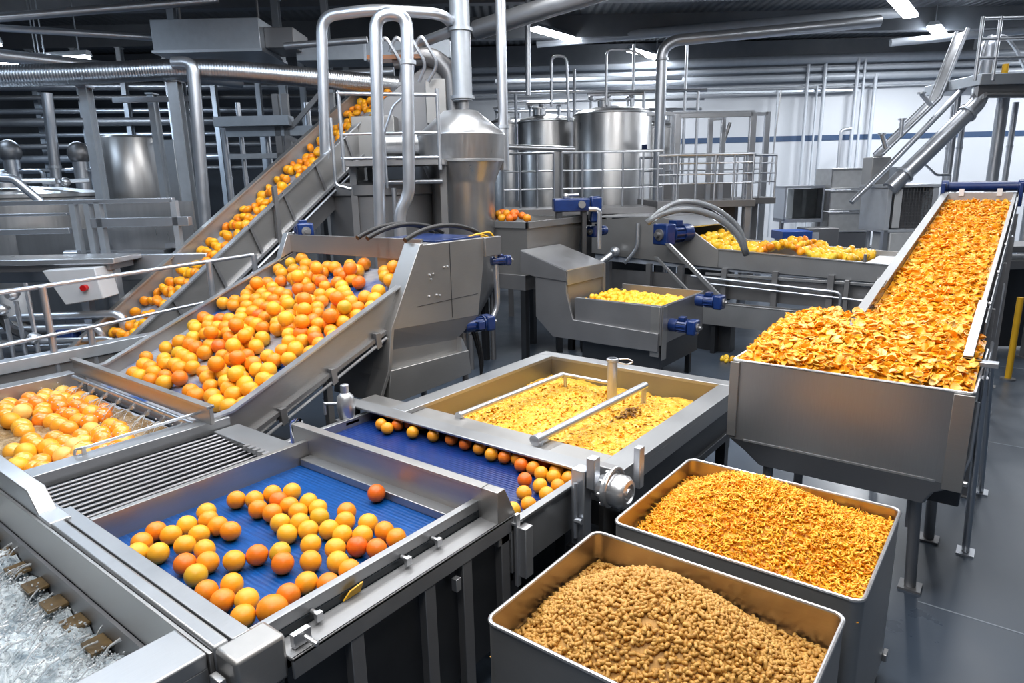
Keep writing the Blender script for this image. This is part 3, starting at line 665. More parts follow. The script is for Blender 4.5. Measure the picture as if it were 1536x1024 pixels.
tag(cl.build('browned_pulp_clump', fruit('browned_pulp', [(0, (0.55, 0.26, 0.02)), (0.6, (0.30, 0.13, 0.012)), (1, (0.13, 0.055, 0.01))], island=True), loc=(-2.03, 3.92, 0.88), smooth=180, frame=PT), 'browned clump of pulp beside the long pipe in the centre tank', 'pulp', kind='stuff')

# ------------------------------------------------------------------ gear motor on the tank corner
g = thing('gear_motor', 'small round steel gear motor on posts at the right end of the cross belt', 'motor', (-1.62, 2.8, 0))
MB().box(-1.74, -1.66, 2.72, 2.80, 0.56, 0.995).build('post', STC, g, 0.008)
MB().box(-1.655, -1.605, 2.73, 2.79, 0.9, 1.07).build('post', STC, g, 0.005)
MB().box(-1.50, -1.46, 2.95, 3.00, 0.86, 1.09).build('post', STC, g, 0.005)
MB().lathe([(0.02, -0.11), (0.06, -0.10), (0.075, -0.06), (0.098, -0.05), (0.098, -0.03), (0.085, -0.02), (0.088, 0.04), (0.07, 0.065), (0.05, 0.07), (0.045, 0.06), (0.03, 0.06), (0.025, 0.07), (0.01, 0.07)], (-1.51, 2.80, 0.90), 32, 'x').build('motor_body', STB, g)
MB().tube([(-1.53, 2.80 + 0.105 * math.cos(a), 0.90 + 0.115 * math.sin(a)) for a in [math.radians(q) for q in range(20, 175, 12)]], 0.010, 8).build('clamp_band', STB, g)
for a in range(0, 360, 45):
    MB().cyl((-1.575, 2.80 + 0.088 * math.cos(math.radians(a)), 0.90 + 0.088 * math.sin(math.radians(a))), (-1.545, 2.80 + 0.088 * math.cos(math.radians(a)), 0.90 + 0.088 * math.sin(math.radians(a))), 0.010, 6).build('bolt', STB, g)
MB().cyl((-1.68, 2.80, 0.88), (-1.60, 2.80, 0.88), 0.03, 14).build('shaft', STD, g)
MB().box(-1.70, -1.56, 2.84, 2.90, 0.78, 0.99).build('bracket', STD, g, 0.005)
MB().cyl((-1.70, 2.70, 0.62), (-1.70, 2.70, 0.93), 0.012, 8).cyl((-1.70, 2.70, 0.72), (-1.66, 2.70, 0.72), 0.016, 8).build('rod', STC, g)
MB().box(-1.76, -1.64, 2.70, 2.82, 0.0, 0.56).build('pedestal', STK, g, 0.006)

# ------------------------------------------------------------------ steel discharge housing at the top of the incline
h = thing('discharge_housing', 'tall grey steel housing with sloped front at the top of the wide incline', 'machine', (-4.3, 4.2, 0))
prof = [(3.93, 1.955), (4.74, 1.955), (4.60, 1.25), (4.40, 1.06), (4.43, 0.92), (4.46, 0.72), (3.42, 0.72), (3.40, 0.80), (3.50, 0.96), (3.48, 1.08), (3.55, 1.31)]
up_ = [(3.93, 1.955), (4.74, 1.955), (4.60, 1.25), (3.55, 1.31)]
MB().prism([(3.905, 1.955), (4.74, 1.955), (4.60, 1.25), (3.525, 1.31)], 'x', -4.14, -3.955).box(-4.75, -4.13, 4.12, 4.68, 1.3, 1.955).build('upper_casing', ST, h, 0.004)
MB().loft([[(-4.14, 3.535, 1.31), (-3.957, 3.535, 1.31), (-3.957, 4.60, 1.25), (-4.14, 4.60, 1.25)], [(-4.14, 3.50, 1.14), (-4.02, 3.50, 1.14), (-4.02, 4.36, 1.06), (-4.14, 4.36, 1.06)]]).build('taper', STD, h)
MB().prism([(3.50, 1.14), (4.36, 1.06), (4.40, 0.93), (3.45, 0.93)], 'x', -4.5, -4.02).build('throat', ST, h)
MB().prism([(3.49, 0.985), (4.44, 0.955), (4.47, 0.73), (3.44, 0.70)], 'x', -4.65, -3.95).build('lower_box', ST, h, 0.005)
MB().prism([(4.36, 0.955), (4.44, 0.955), (4.36, 1.09)], 'x', -4.06, -3.96).build('gusset', STB, h)
MB().prism([(3.895, 1.965), (3.93, 1.965), (3.555, 1.31), (3.50, 0.99), (3.40, 0.80), (3.40, 0.70), (3.365, 0.70), (3.365, 0.80), (3.465, 0.99), (3.52, 1.31)], 'x', -4.14, -3.95).build('front_face', ST, h, 0.003)
MB().box(-3.956, -3.952, 4.245, 4.25, 1.29, 1.94).box(-3.956, -3.952, 3.82, 4.6, 1.452, 1.456).build('panel_seam', STK, h)
for y, z in ((3.985, 1.70), (4.03, 1.705), (4.0, 1.66), (4.17, 1.745), (4.21, 1.745), (3.97, 1.52), (4.06, 1.52), (4.10, 1.51)):
    MB().lathe([(0.010, 0), (0.010, 0.008), (0.006, 0.014)], (-3.955, y, z), 10, 'x').build('bolt', STB, h)
MB().box(-3.98, -3.93, 4.70, 4.93, 1.78, 1.955).build('junction_box', STD, h, 0.005)
MB().box(-4.7, -4.0, 4.12, 4.72, 1.955, 1.972).build('blue_cover', BLUE, h, 0.004)
for i, xo in enumerate((-4.68, -4.55, -4.08)):
    MB().tube([(xo, 3.85 + 0.95 * t, 1.96 + 0.125 * math.sin(PI * min(1, t * 0.93 + .05)) ** 0.7) for t in [k / 14 for k in range(15)]], 0.022, 10).build('rubber_arch', RUB, h)
MB().tube([(-3.98, 4.80, 1.955), (-4.0, 4.70, 1.99), (-4.05, 4.60, 1.965)], 0.008, 8, 0.03).tube([(-3.96, 4.86, 1.95), (-3.97, 4.82, 2.0), (-4.1, 4.72, 1.97), (-3.94, 4.90, 1.93)], 0.009, 8, 0.03).build('yellow_cable', YEL, h)
MB().box(-4.1, -4.06, 4.62, 4.74, 1.30, 1.80).build('blue_plate', BLUE, h, 0.01)
MB().tube([(-3.98, 4.90, 1.80), (-3.98, 4.92, 1.25), (-4.0, 4.75, 1.10), (-4.1, 4.62, 1.06)], 0.025, 12, 0.12).build('return_pipe', STC, h)
for y, x in ((4.55, -4.1), (4.48, -4.6), (3.5, -4.6)): MB().cyl((x, y, 0.0), (x, y, 1.1), 0.03, 10).cyl((x, y, 0), (x, y, 0.015), 0.07, 14).build('leg', STD, h)
for k in range(3): MB().tube([(-4.0 - 0.03 * k, 4.62, 1.08), (-3.95 - 0.05 * k, 4.66 + 0.03 * k, 0.8), (-4.02, 4.6 + 0.04 * k, 0.45), (-4.0 + 0.04 * k, 4.56, 0.1)], 0.010, 8, 0.15).build('black_hose', RUB, h)
def motor(name, label, cat, base, rot, s=1.0, group=None, mat=None, frame=ID):
    """blue flanged drive: body with fins, terminal box, gear head, fan cowl, along local x"""
    o = thing(name, label, cat, base, frame, group); X = T(*base) @ rot @ Matrix.Scale(s, 4); m_ = mat or BLUE
    MB(X).lathe([(0.02, -0.17), (0.075, -0.165), (0.08, -0.14), (0.08, -0.06)], n=20, axis='x').build('fan_cowl', m_, o, frame=frame)
    MB(X).lathe([(0.07, -0.06), (0.072, 0.06), (0.09, 0.062), (0.09, 0.075), (0.05, 0.08)], n=20, axis='x').build('motor_body', m_, o, frame=frame)
    fin = MB(X)
    for a in range(0, 360, 30):
        c_, s2 = math.cos(math.radians(a)), math.sin(math.radians(a))
        fin.quad([(-0.055, 0.069 * c_, 0.069 * s2), (0.055, 0.069 * c_, 0.069 * s2), (0.055, 0.084 * c_, 0.084 * s2), (-0.055, 0.084 * c_, 0.084 * s2)], 0.006)
    fin.build('cooling_fins', m_, o, frame=frame)
    MB(X).box(-0.04, 0.04, -0.045, 0.045, 0.07, 0.115).build('terminal_box', m_, o, 0.006, frame=frame)
    MB(X).box(0.08, 0.19, -0.085, 0.085, -0.09, 0.09).build('gear_head', m_, o, 0.02, frame=frame)
    MB(X).lathe([(0.05, 0.19), (0.05, 0.205), (0.022, 0.207), (0.022, 0.24)], n=18, axis='x').build('output_shaft', STD, o, frame=frame)
    return o
motor('drive_motor', 'small blue motor at the top right corner of the grey discharge housing', 'motor', (-3.96, 4.95, 1.72), RZ(60), 0.55)
motor('drive_motor', 'round blue motor below the grey discharge housing beside its hoses', 'motor', (-3.99, 4.62, 1.16), RZ(70) @ RX(90), 0.85)
motor('drive_motor', 'small blue motor behind the top left corner of the wide incline', 'motor', (-6.1, 4.3, 1.99), RZ(-25), 0.95)

# ------------------------------------------------------------------ square bins
def rrect(x0, x1, y0, y1, r, n=6):
    out = []
    for cx, cy, a0 in ((x1 - r, y1 - r, 0), (x0 + r, y1 - r, 90), (x0 + r, y0 + r, 180), (x1 - r, y0 + r, 270)):
        for k in range(n + 1):
            a = math.radians(a0 + 90 * k / n); out.append((cx + r * math.cos(a), cy + r * math.sin(a)))
    return out
BININ = steel('bin_steel_reflection_tint', (0.46, 0.40, 0.34), 0.34, brush=(3, 3, 60))  # brown reflection of the bin contents is put into this steel's colour
def bin_(x0, x1, y0, y1, z0, z1, label):
    o = thing('square_bin', label, 'bin', ((x0 + x1) / 2, (y0 + y1) / 2, 0))
    a, b_ = rrect(x0, x1, y0, y1, 0.045), rrect(x0 + 0.008, x1 - 0.008, y0 + 0.008, y1 - 0.008, 0.038)
    mb = MB(); q = lambda L, z: [(u, w_, z) for u, w_ in L]
    mb.loft([q(a, z0), q(a, z1)], cap=False); mb.add(q(a, z0), [tuple(range(len(a)))])
    mb.build('body', ST, o)
    m2 = MB(); m2.loft([q(b_, z1), q(b_, z0 + 0.01)], cap=False); m2.add(q(b_, z0 + 0.01), [tuple(range(len(a)))]); m2.build('lining', BININ, o)
    MB().tube(q(rrect(x0 + 0.002, x1 - 0.002, y0 + 0.002, y1 - 0.002, 0.043), z1), 0.0085, 8, closed=True).build('rim', STB, o)
    for u in (x0 + 0.06, x1 - 0.06):
        for w_ in (y0 + 0.06, y1 - 0.06):
            cst = MB().box(u - 0.03, u + 0.03, w_ - 0.03, w_ + 0.03, 0.07, z0).build('caster', STD, o, 0.004)
            MB().lathe([(0.036, -0.014), (0.038, -0.01), (0.038, 0.01), (0.036, 0.014)], (u, w_, 0.038), 16, 'x').build('wheel', RUB, cst)
    MB().box(x1, x1 + 0.02, y1 - 0.05, y1 + 0.01, 0.10, 0.14).build('latch', STB, o, 0.003)
    return o
B1 = (-1.395, -0.352, 1.60, 2.388); B2 = (-1.370, -0.318, 2.500, 3.392)
bin_(*B1, 0.10, 0.90, 'square steel bin heaped with brown pellets, nearest the camera')
bin_(*B2, 0.10, 0.90, 'square steel bin heaped with orange peel shreds, behind the pellet bin')
def heap_h(x, y, B, cx, cy, zc, zl, zr, zf, zb):
    u = (x - cx) / ((B[1] - cx) if x > cx else (cx - B[0])); w_ = (y - cy) / ((B[3] - cy) if y > cy else (cy - B[2]))
    ze = (zr if x > cx else zl); zy = (zb if y > cy else zf)
    au, aw = min(1, abs(u)), min(1, abs(w_)); r = min(1.3, math.hypot(u, w_))
    edge = (ze * au + zy * aw) / max(1e-4, au + aw)
    return zc + (edge - zc) * (1 - math.cos(min(1, r) * PI * 0.62)) / (1 - math.cos(PI * 0.62)) - 0.05 * max(0, r - 1)
def ph(x, y): return heap_h(x, y, B1, -0.93, 2.0, 1.02, 0.765, 0.735, 0.78, 0.79)
def sh(x, y): return heap_h(x, y, B2, -0.94, 3.0, 1.035, 0.79, 0.87, 0.80, 0.84)
def pellet(mb, p, l, r, a, n=7):
    """a stubby rounded rod with a slight waist"""
    rings = []
    prof = [(-1, 0.35), (-0.85, 0.78), (-0.5, 1.0), (0, 0.86), (0.5, 1.0), (0.85, 0.78), (1, 0.35)]
    for t, k in prof:
        rings.append([Vector(p) + a @ Vector((t * l + 0, k * r * math.cos(2 * PI * i / n), k * r * math.sin(2 * PI * i / n) + 0.25 * r * (1 - t * t))) for i in range(n)])
    mb.loft(rings)
def rndrot(tilt): return Matrix.Rotation(R.uniform(0, 6.28), 3, 'Z') @ Matrix.Rotation(R.gauss(0, tilt), 3, 'Y') @ Matrix.Rotation(R.uniform(0, 6.28), 3, 'X')
base = MB().grid(B1[0] + 0.01, B1[1] - 0.01, B1[2] + 0.01, B1[3] - 0.01, 40, 40, lambda x, y: ph(x, y) - 0.010)
pm = base
for i in range(5200):
    x, y = R.uniform(B1[0] + 0.02, B1[1] - 0.02), R.uniform(B1[2] + 0.02, B1[3] - 0.02)
    pellet(pm, (x, y, ph(x, y) + R.uniform(-0.008, 0.007)), R.uniform(0.0105, 0.016), R.uniform(0.0068, 0.0084), rndrot(0.45))
tag(pm.build('fibre_pellets', PELL, loc=(-0.9, 2.0, 0.9), smooth=180), 'heap of small brown pellets filling the nearest square bin', 'pellets', kind='stuff')
def shred(mb, p, L, r, a, n=5):
    cv = R.uniform(0.3, 1.5) * R.choice((-1, 1)); tw = R.uniform(-0.6, 0.6); rings = []
    for k in range(6):
        t = k / 5 - 0.5; th = cv * t * 2
        c_ = Vector((L * math.sin(th) / max(0.2, abs(cv)) / 2 * (1 if cv > 0 else -1) * (1 if cv > 0 else -1), L * (1 - math.cos(th)) / cv / 2, tw * L * t * t))
        rr = r * (1.0 if 0 < k < 5 else 0.55)
        rings.append([Vector(p) + a @ (c_ + Vector((0, rr * 1.3 * math.cos(2 * PI * i / n), rr * 0.7 * math.sin(2 * PI * i / n)))) for i in range(n)])
    mb.loft(rings)
sm = MB().grid(B2[0] + 0.01, B2[1] - 0.01, B2[2] + 0.01, B2[3] - 0.01, 40, 40, lambda x, y: sh(x, y) - 0.012)
for i in range(6500):
    x, y = R.uniform(B2[0] + 0.02, B2[1] - 0.02), R.uniform(B2[2] + 0.02, B2[3] - 0.02)
    a = Matrix.Rotation(R.uniform(0, 6.28), 3, 'Z') @ Matrix.Rotation(R.gauss(0, 0.5), 3, 'Y') @ Matrix.Rotation(R.gauss(0, 0.9), 3, 'X')
    shred(sm, (x, y, sh(x, y) + R.uniform(-0.008, 0.010)), R.uniform(0.026, 0.044), R.uniform(0.0035, 0.0052), a)
tag(sm.build('peel_shreds', SHRED, loc=(-0.9, 2.95, 0.95), smooth=180), 'heap of curled orange peel shreds filling the second square bin', 'peel', kind='stuff')

# ------------------------------------------------------------------ peel hopper and its belt
HX0, HX1, HY0, HY1 = -1.372, -0.118, 4.0, 5.12
k = thing('peel_hopper', 'big stainless hopper brimming with orange peel slices on the right', 'hopper', (-0.75, 4.55, 0))
a, b_ = rrect(HX0, HX1, HY0, HY1, 0.02, 3), rrect(HX0 + 0.012, HX1 - 0.012, HY0 + 0.012, HY1 - 0.012, 0.015, 3)
q = lambda L, z: [(u, w_, z) for u, w_ in L]
c2 = rrect(HX0 + 0.10, HX1 - 0.12, HY0 + 0.02, HY1 - 0.1, 0.02, 3); c3 = rrect(HX0 + 0.18, HX1 - 0.16, HY0 + 0.06, HY1 - 0.15, 0.02, 3)
MB().loft([q(a, 0.83), q(a, 1.345)], cap=False).loft([q(b_, 1.345), q(b_, 0.85)], cap=False).build('body', STH, k)
MB().loft([q(a, 0.83), q(c2, 0.755), q(c3, 0.665)]).build('sloped_bottom', STD, k)
MB().tube(q(rrect(HX0 + 0.004, HX1 - 0.004, HY0 + 0.004, HY1 - 0.004, 0.02, 3), 1.345), 0.008, 8, closed=True).build('rim', STB, k)
MB().box(HX0 - 0.006, HX0 + 0.05, HY0 - 0.012, HY0, 0.85, 1.335).build('corner_strip', ST, k, 0.003)
MB().box(HX1 - 0.09, HX1 + 0.004, HY0 - 0.012, HY0, 0.80, 1.335).build('corner_strip', ST, k, 0.003)
MB().box(HX0 + 0.1, HX1 - 0.12, HY0 - 0.004, HY0 + 0.004, 0.828, 0.84).build('seam', STB, k)
for x0_, y0_, x1_, y1_ in ((-1.15, 4.15, -1.15, 4.15), (-0.33, 4.15, -0.31, 4.30), (-1.15, 4.95, -1.15, 4.95), (-0.31, 4.95, -0.29, 5.0)):
    MB().cyl((x0_, y0_, 0.72), (x1_, y1_, 0.0), 0.032, 12).box(x1_ - 0.06, x1_ + 0.06, y1_ - 0.06, y1_ + 0.06, 0, 0.014).build('leg', STD, k)
MB().prism([(4.15, 0.70), (4.55, 0.70), (4.30, 0.42), (4.22, 0.42)], 'x', -0.37, -0.35).build('gusset', STD, k, 0.003)
MB().box(-0.34, -0.13, 4.35, 4.7, 0.56, 0.68).build('outlet_box', STK, k, 0.01)
for x0_, y0_, z0_, x1_, y1_ in ((-0.105, 4.55, 1.30, -0.075, 4.945), (-0.09, 4.9, 1.3, -0.055, 6.03)):
    MB().tube([(x0_, y0_, z0_), (x1_, y1_, 0.0)], 0.022, 10).box(x1_ - 0.05, x1_ + 0.05, y1_ - 0.06, y1_ + 0.06, 0, 0.012).build('leg', STC, k)
MB().tube([(-0.108, 4.2, 1.25), (-0.108, 4.15, 0.95), (-0.13, 4.12, 0.86)], 0.012, 8).build('side_rod', STC, k)
MB().lathe([(0.016, 0), (0.016, 0.02), (0.008, 0.026)], (-0.12, 4.13, 0.80), 12, 'x').build('bolt', STB, k)

PX0, PX1 = -0.835, -0.205
def pcz(y): return 1.40 + 0.150 * (y - 4.4)
e = thing('peel_conveyor', 'long inclined conveyor covered in orange peel, sloping down into the big hopper', 'conveyor', (-0.5, 7, 0))
MB().prism([(4.4, pcz(4.4) - 0.07), (9.55, pcz(9.55) - 0.07), (9.55, pcz(9.55) - 0.10), (4.4, pcz(4.4) - 0.10)], 'x', PX0, PX1).build('belt', BELT2, e)
MB().prism([(5.6, pcz(5.6) + 0.035), (9.55, pcz(9.55) + 0.035), (9.55, pcz(9.55) - 0.22), (5.3, pcz(5.3) - 0.2), (5.3, pcz(5.3) - 0.02)], 'x', PX0 - 0.03, PX0).build('side_wall', ST, e, 0.002)
MB().prism([(5.6, pcz(5.6) + 0.035), (9.55, pcz(9.55) + 0.035), (9.55, pcz(9.55) + 0.05), (5.6, pcz(5.6) + 0.05)], 'x', PX0 - 0.05, PX0 + 0.02).build('wall_flange', STR, e, 0.002)
MB().prism([(4.65, pcz(4.65) + 0.03), (5.75, pcz(5.75) + 0.05), (5.75, pcz(5.75) - 0.05), (4.65, pcz(4.65) - 0.07)], 'x', PX0 - 0.006, PX0 + 0.002).build('clear_guard', PLX, e)
MB().prism([(4.65, pcz(4.65) + 0.03), (5.75, pcz(5.75) + 0.05), (5.75, pcz(5.75) + 0.062), (4.65, pcz(4.65) + 0.042)], 'x', PX0 - 0.05, PX0 + 0.012).build('guard_flange', STR, e)
MB().prism([(4.42, pcz(4.42) + 0.03), (9.55, pcz(9.55) + 0.035), (9.55, pcz(9.55) - 0.24), (4.42, pcz(4.42) - 0.05)], 'x', PX1, PX1 + 0.03).build('side_wall', ST, e, 0.002)
MB().prism([(4.42, pcz(4.42) + 0.03), (5.35, pcz(5.35) + 0.06), (5.35, pcz(5.35) + 0.075), (4.42, pcz(4.42) + 0.045)], 'x', PX1 - 0.01, PX1 + 0.04).prism([(4.42, pcz(4.42) - 0.06), (4.46, pcz(4.42) - 0.06), (4.46, pcz(4.42) + 0.04), (4.42, pcz(4.42) + 0.04)], 'x', PX1 - 0.01, PX1 + 0.04).build('side_flange', STB, e, 0.002)
MB().prism([(5.2, pcz(5.2) - 0.02), (9.6, pcz(9.6) + 0.03), (9.6, pcz(9.6) - 0.12), (5.2, pcz(5.2) - 0.18)], 'x', PX1 + 0.045, PX1 + 0.055).build('outer_plate', STH, e, 0.002)
for y in (5.5, 6.3, 7.2, 8.2): MB().lathe([(0.014, 0), (0.014, 0.016), (0.008, 0.02)], (PX1 + 0.04, y, pcz(y) + 0.01), 10, 'x').build('bolt', STB, e)
MB().box(PX1 + 0.01, PX1 + 0.16, 4.50, 4.57, 1.37, 1.40).prism([(4.5, 1.38), (4.9, 1.38), (4.75, 1.1), (4.6, 1.02)], 'x', PX1 + 0.10, PX1 + 0.11).build('support_arm', STC, e, 0.004)
MB().box(PX0, PX1, 9.45, 9.47, pcz(9.45) - 0.03, pcz(9.45) + 0.06).build('head_plate', STB, e, 0.003)
MB().cyl((PX0 - 0.02, 9.68, pcz(9.6) + 0.10), (PX1 + 0.06, 9.68, pcz(9.6) + 0.10), 0.055, 20).build('head_roller', BLUE, e)
MB().cyl((PX0 - 0.02, 9.72, pcz(9.6) + 0.0), (PX1 + 0.06, 9.72, pcz(9.6) + 0.0), 0.03, 14).build('scraper_bar', STK, e)
for x in (PX0 - 0.06, PX1 + 0.05): MB().box(x, x + 0.035, 9.45, 9.8, pcz(9.6) - 0.12, pcz(9.6) + 0.14).cyl((x - 0.02, 9.68, pcz(9.6) + 0.10), (x + 0.055, 9.68, pcz(9.6) + 0.10), 0.075, 18).build('bearing', BLUE, e, 0.006)
for x in (PX0 + 0.12, PX1 - 0.15): MB().box(x, x + 0.05, 9.43, 9.45, pcz(9.45) + 0.02, pcz(9.45) + 0.10).build('tab', WHT, e)
for x, y in ((PX0, 6.2), (PX1 + 0.05, 5.9), (PX0, 7.8), (PX1 + 0.05, 7.2), (PX0, 9.4), (PX1 + 0.05, 9.3), (PX1 + 0.06, 8.2)):
    MB().box(x - 0.025, x + 0.025, y - 0.025, y + 0.025, 0, pcz(y) - 0.15).box(x - 0.06, x + 0.06, y - 0.06, y + 0.06, 0, 0.012).build('leg', STD, e)
MB().tube([(PX1 + 0.06, 6.0, 0.5), (PX1 + 0.06, 9.2, 1.75)], 0.015, 8).tube([(PX1 + 0.06, 5.2, 1.3), (PX1 + 0.06, 7.2, 0.4)], 0.015, 8).build('brace', STC, e)

def peel_h(x, y):
    """hopper heap: low along the front rim, rising back to the belt's foot"""
    t = (y - HY0) / (HY1 - HY0); u = (x - HX0) / (HX1 - HX0)
    z = 1.345 + 0.03 * min(1, t * 6) + 0.14 * math.sin(PI * min(1, max(0, t * 0.9)) * 0.62) * (1 - 0.25 * abs(u - 0.45) ** 1.5)
    e_ = min(u, 1 - u)
    if e_ < 0.16: z -= (0.16 - e_) * 0.55 * min(1, 0.35 + t)
    return z + 0.018 * mnoise.noise((x * 5, y * 5, 0)) - max(0, 0.04 - t) * 0.4
def pbelt_h(x, y): return pcz(y) - 0.03 + 0.012 * mnoise.noise((x * 6, y * 6, 2))
def cup(mb, M, r, th, lobes, n=10, slots=False):
    """a peeled cap: outer rind bowl with paler pith inside"""
    def ringset(off, k0):
        rings = []
        for j in range(4):
            f_ = j / 3; rr = r * math.sin(f_ * lobes[0]) / math.sin(max(0.5, lobes[0])) * 1.0
            ring = []
            for i in range(n):
                a_ = 2 * PI * i / n
                w_ = 1 + lobes[1] * math.sin(a_ * 2 + lobes[2]) * f_ + lobes[3] * math.sin(a_ * 3 + 1) * f_
                ring.append(M @ Vector((max(0.02 * r, rr * w_ * (1 - off / r * 0.6)) * math.cos(a_), max(0.02 * r, rr * w_ * (1 - off / r * 0.6)) * math.sin(a_) * lobes[4], r * lobes[5] * (1 - math.cos(f_ * lobes[0])) + off + lobes[6] * r * math.cos(a_ * 2) * f_ * f_)))
            rings.append(ring)
        return rings
    o_, i_ = ringset(0, 0), ringset(th, 0)
    mb.cur = 0; mb.loft(list(reversed(o_)), True, False); mb.add(o_[0], [tuple(range(n))])
    mb.cur = 1 if slots else 0
    mb.loft(i_, True, False); mb.add(i_[0], [tuple(range(n - 1, -1, -1))])
    mb.loft([i_[-1], o_[-1]], True, False); mb.cur = 0
def rlobes(): return (R.uniform(0.7, 1.25), R.uniform(0.05, 0.3), R.uniform(0, 6), R.uniform(0, 0.14), R.uniform(0.55, 0.95), R.uniform(0.5, 0.95), R.uniform(-0.35, 0.35))
PM = []
for i in range(7):
    mb = MB(); cup(mb, ID, 1.0, 0.14, rlobes(), 12, True)
    me = bpy.data.meshes.new('peel_slice_body'); me.from_pydata([tuple(v_) for v_ in mb.v], [], mb.f); me.materials.append(RIND); me.materials.append(PITH)
    me.polygons.foreach_set('material_index', mb.mi); me.polygons.foreach_set('use_smooth', [True] * len(me.polygons)); me.set_sharp_from_angle(angle=math.radians(60)); PM.append(me)
def prot(): return Matrix.Rotation(R.uniform(0, 6.28), 4, 'Z') @ Matrix.Rotation(R.gauss(0, 0.55) + (PI if R.random() < 0.62 else 0), 4, 'X') @ Matrix.Rotation(R.gauss(0, 0.4), 4, 'Y')
def plac(x, y, z, r, label, group):
    o = bpy.data.objects.new('peel_slice', R.choice(PM)); C.objects.link(o)
    o.matrix_basis = T(x, y, z) @ prot() @ Matrix.Scale(r, 4); tag(o, label, 'peel', group)
for i in range(290):
    u = R.random() ** 1.0; y = HY0 + 0.04 + (HY1 - HY0 - 0.1) * R.random() ** 1.35; x = HX0 + 0.04 + (HX1 - HX0 - 0.08) * u
    band = 'front' if y < 4.32 else 'middle' if y < 4.66 else 'back'; sd = 'left' if u < 0.5 else 'right'
    plac(x, y, peel_h(x, y) + 0.012, R.uniform(0.024, 0.036), 'orange peel slice on the big hopper\'s heap, %s strip, %s half' % (band, sd), 'peel slices, %s strip, %s half of the hopper' % (band, sd))
ps = MB().grid(HX0 + 0.014, HX1 - 0.014, HY0 + 0.014, HY1 - 0.02, 40, 36, lambda x, y: peel_h(x, y) - 0.02)
for i in range(2100):
    x, y = R.uniform(HX0 + 0.03, HX1 - 0.03), R.uniform(HY0 + 0.03, HY1 - 0.03)
    cup(ps, T(x, y, peel_h(x, y) + R.uniform(-0.018, 0.006)) @ prot(), R.uniform(0.018, 0.032), 0.004, rlobes(), 8)
tag(ps.build('peel_mass', RINDI, loc=(-0.75, 4.5, 1.4), smooth=180), 'mass of orange peel slices under the topmost pieces in the big hopper', 'peel', kind='stuff')
pb = MB().grid(PX0 + 0.004, PX1 - 0.004, 4.75, 9.45, 12, 90, lambda x, y: pbelt_h(x, y) - 0.018)
for i in range(3000):
    y = 4.6 + 4.82 * R.random() ** 1.1; x = R.uniform(PX0 + 0.03, PX1 - 0.03)
    cup(pb, T(x, y, pbelt_h(x, y) + R.uniform(-0.015, 0.012)) @ prot(), R.uniform(0.022, 0.038), 0.005, rlobes(), 8)
tag(pb.build('peel_layer', RINDI, loc=(-0.5, 7, 1.8), smooth=180), 'thick layer of orange peel riding on the long inclined conveyor', 'peel', kind='stuff')
# ------------------------------------------------------------------ middle machine: segment box, chute and feed hopper
m = thing('segment_hopper', 'dark grey low hopper full of bright yellow segments in the middle of the hall', 'hopper', (-3.8, 7.4, 0))
MB().box(-4.32, -3.17, 6.84, 6.855, 0.60, 1.045).box(-3.185, -3.17, 6.85, 8.05, 0.60, 1.045).box(-4.32, -3.17, 8.04, 8.055, 0.60, 1.06).box(-4.32, -4.305, 6.85, 8.05, 0.60, 1.0).box(-4.3, -3.18, 6.85, 8.05, 0.6, 0.62).build('bin_wall', STD, m, 0.003)
MB().tube([(-4.3, 6.847, 1.05), (-3.177, 6.847, 1.05), (-3.177, 8.047, 1.05), (-4.3, 8.047, 1.06)], 0.007, 8).build('rim', STB, m)
MB().box(-3.30, -3.19, 6.832, 6.842, 0.46, 1.04).box(-3.172, -3.162, 6.86, 6.98, 0.42, 1.04).build('corner_strip', ST, m, 0.003)
MB().prism([(-4.88, 0.76), (-4.62, 0.53), (-3.19, 0.53), (-3.19, 0.74), (-4.32, 0.78), (-4.42, 1.10), (-4.42, 1.37), (-4.88, 1.31)], 'y', 6.80, 6.84).build('side_panel', STD, m, 0.004)
MB().prism([(-4.88, 0.76), (-4.62, 0.53), (-4.40, 0.53), (-4.42, 1.20), (-4.88, 1.31)], 'y', 6.84, 7.7).build('chute_body', STD, m)
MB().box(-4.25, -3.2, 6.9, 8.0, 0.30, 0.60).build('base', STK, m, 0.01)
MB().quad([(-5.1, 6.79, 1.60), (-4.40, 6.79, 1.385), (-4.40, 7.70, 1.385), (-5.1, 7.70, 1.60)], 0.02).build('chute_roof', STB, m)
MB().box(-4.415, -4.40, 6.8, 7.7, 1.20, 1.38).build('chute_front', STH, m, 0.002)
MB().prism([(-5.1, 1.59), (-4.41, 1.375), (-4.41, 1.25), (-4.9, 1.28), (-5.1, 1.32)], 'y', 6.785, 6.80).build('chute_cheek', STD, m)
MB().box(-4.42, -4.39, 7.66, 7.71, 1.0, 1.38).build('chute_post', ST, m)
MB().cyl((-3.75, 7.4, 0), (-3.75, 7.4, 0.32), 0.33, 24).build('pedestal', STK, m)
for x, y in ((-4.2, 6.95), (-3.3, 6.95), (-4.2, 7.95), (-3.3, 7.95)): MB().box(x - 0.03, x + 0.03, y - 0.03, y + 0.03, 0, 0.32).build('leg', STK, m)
m = thing('feed_hopper', 'square steel feed hopper with a heap of oranges on top, beside the cone vessel', 'hopper', (-5.5, 7.6, 0))
MB().loft([[(-6.0, 6.93, 1.93), (-5.1, 6.93, 1.93), (-5.1, 8.3, 1.93), (-6.0, 8.3, 1.93)], [(-5.9, 6.98, 1.25), (-5.12, 6.98, 1.25), (-5.16, 8.2, 1.25), (-5.9, 8.2, 1.25)]], cap=False).add([(-5.9, 6.98, 1.45), (-5.1, 6.98, 1.45), (-5.12, 8.2, 1.45), (-5.9, 8.2, 1.45)], [(0, 1, 2, 3)]).build('hopper_body', ST, m)
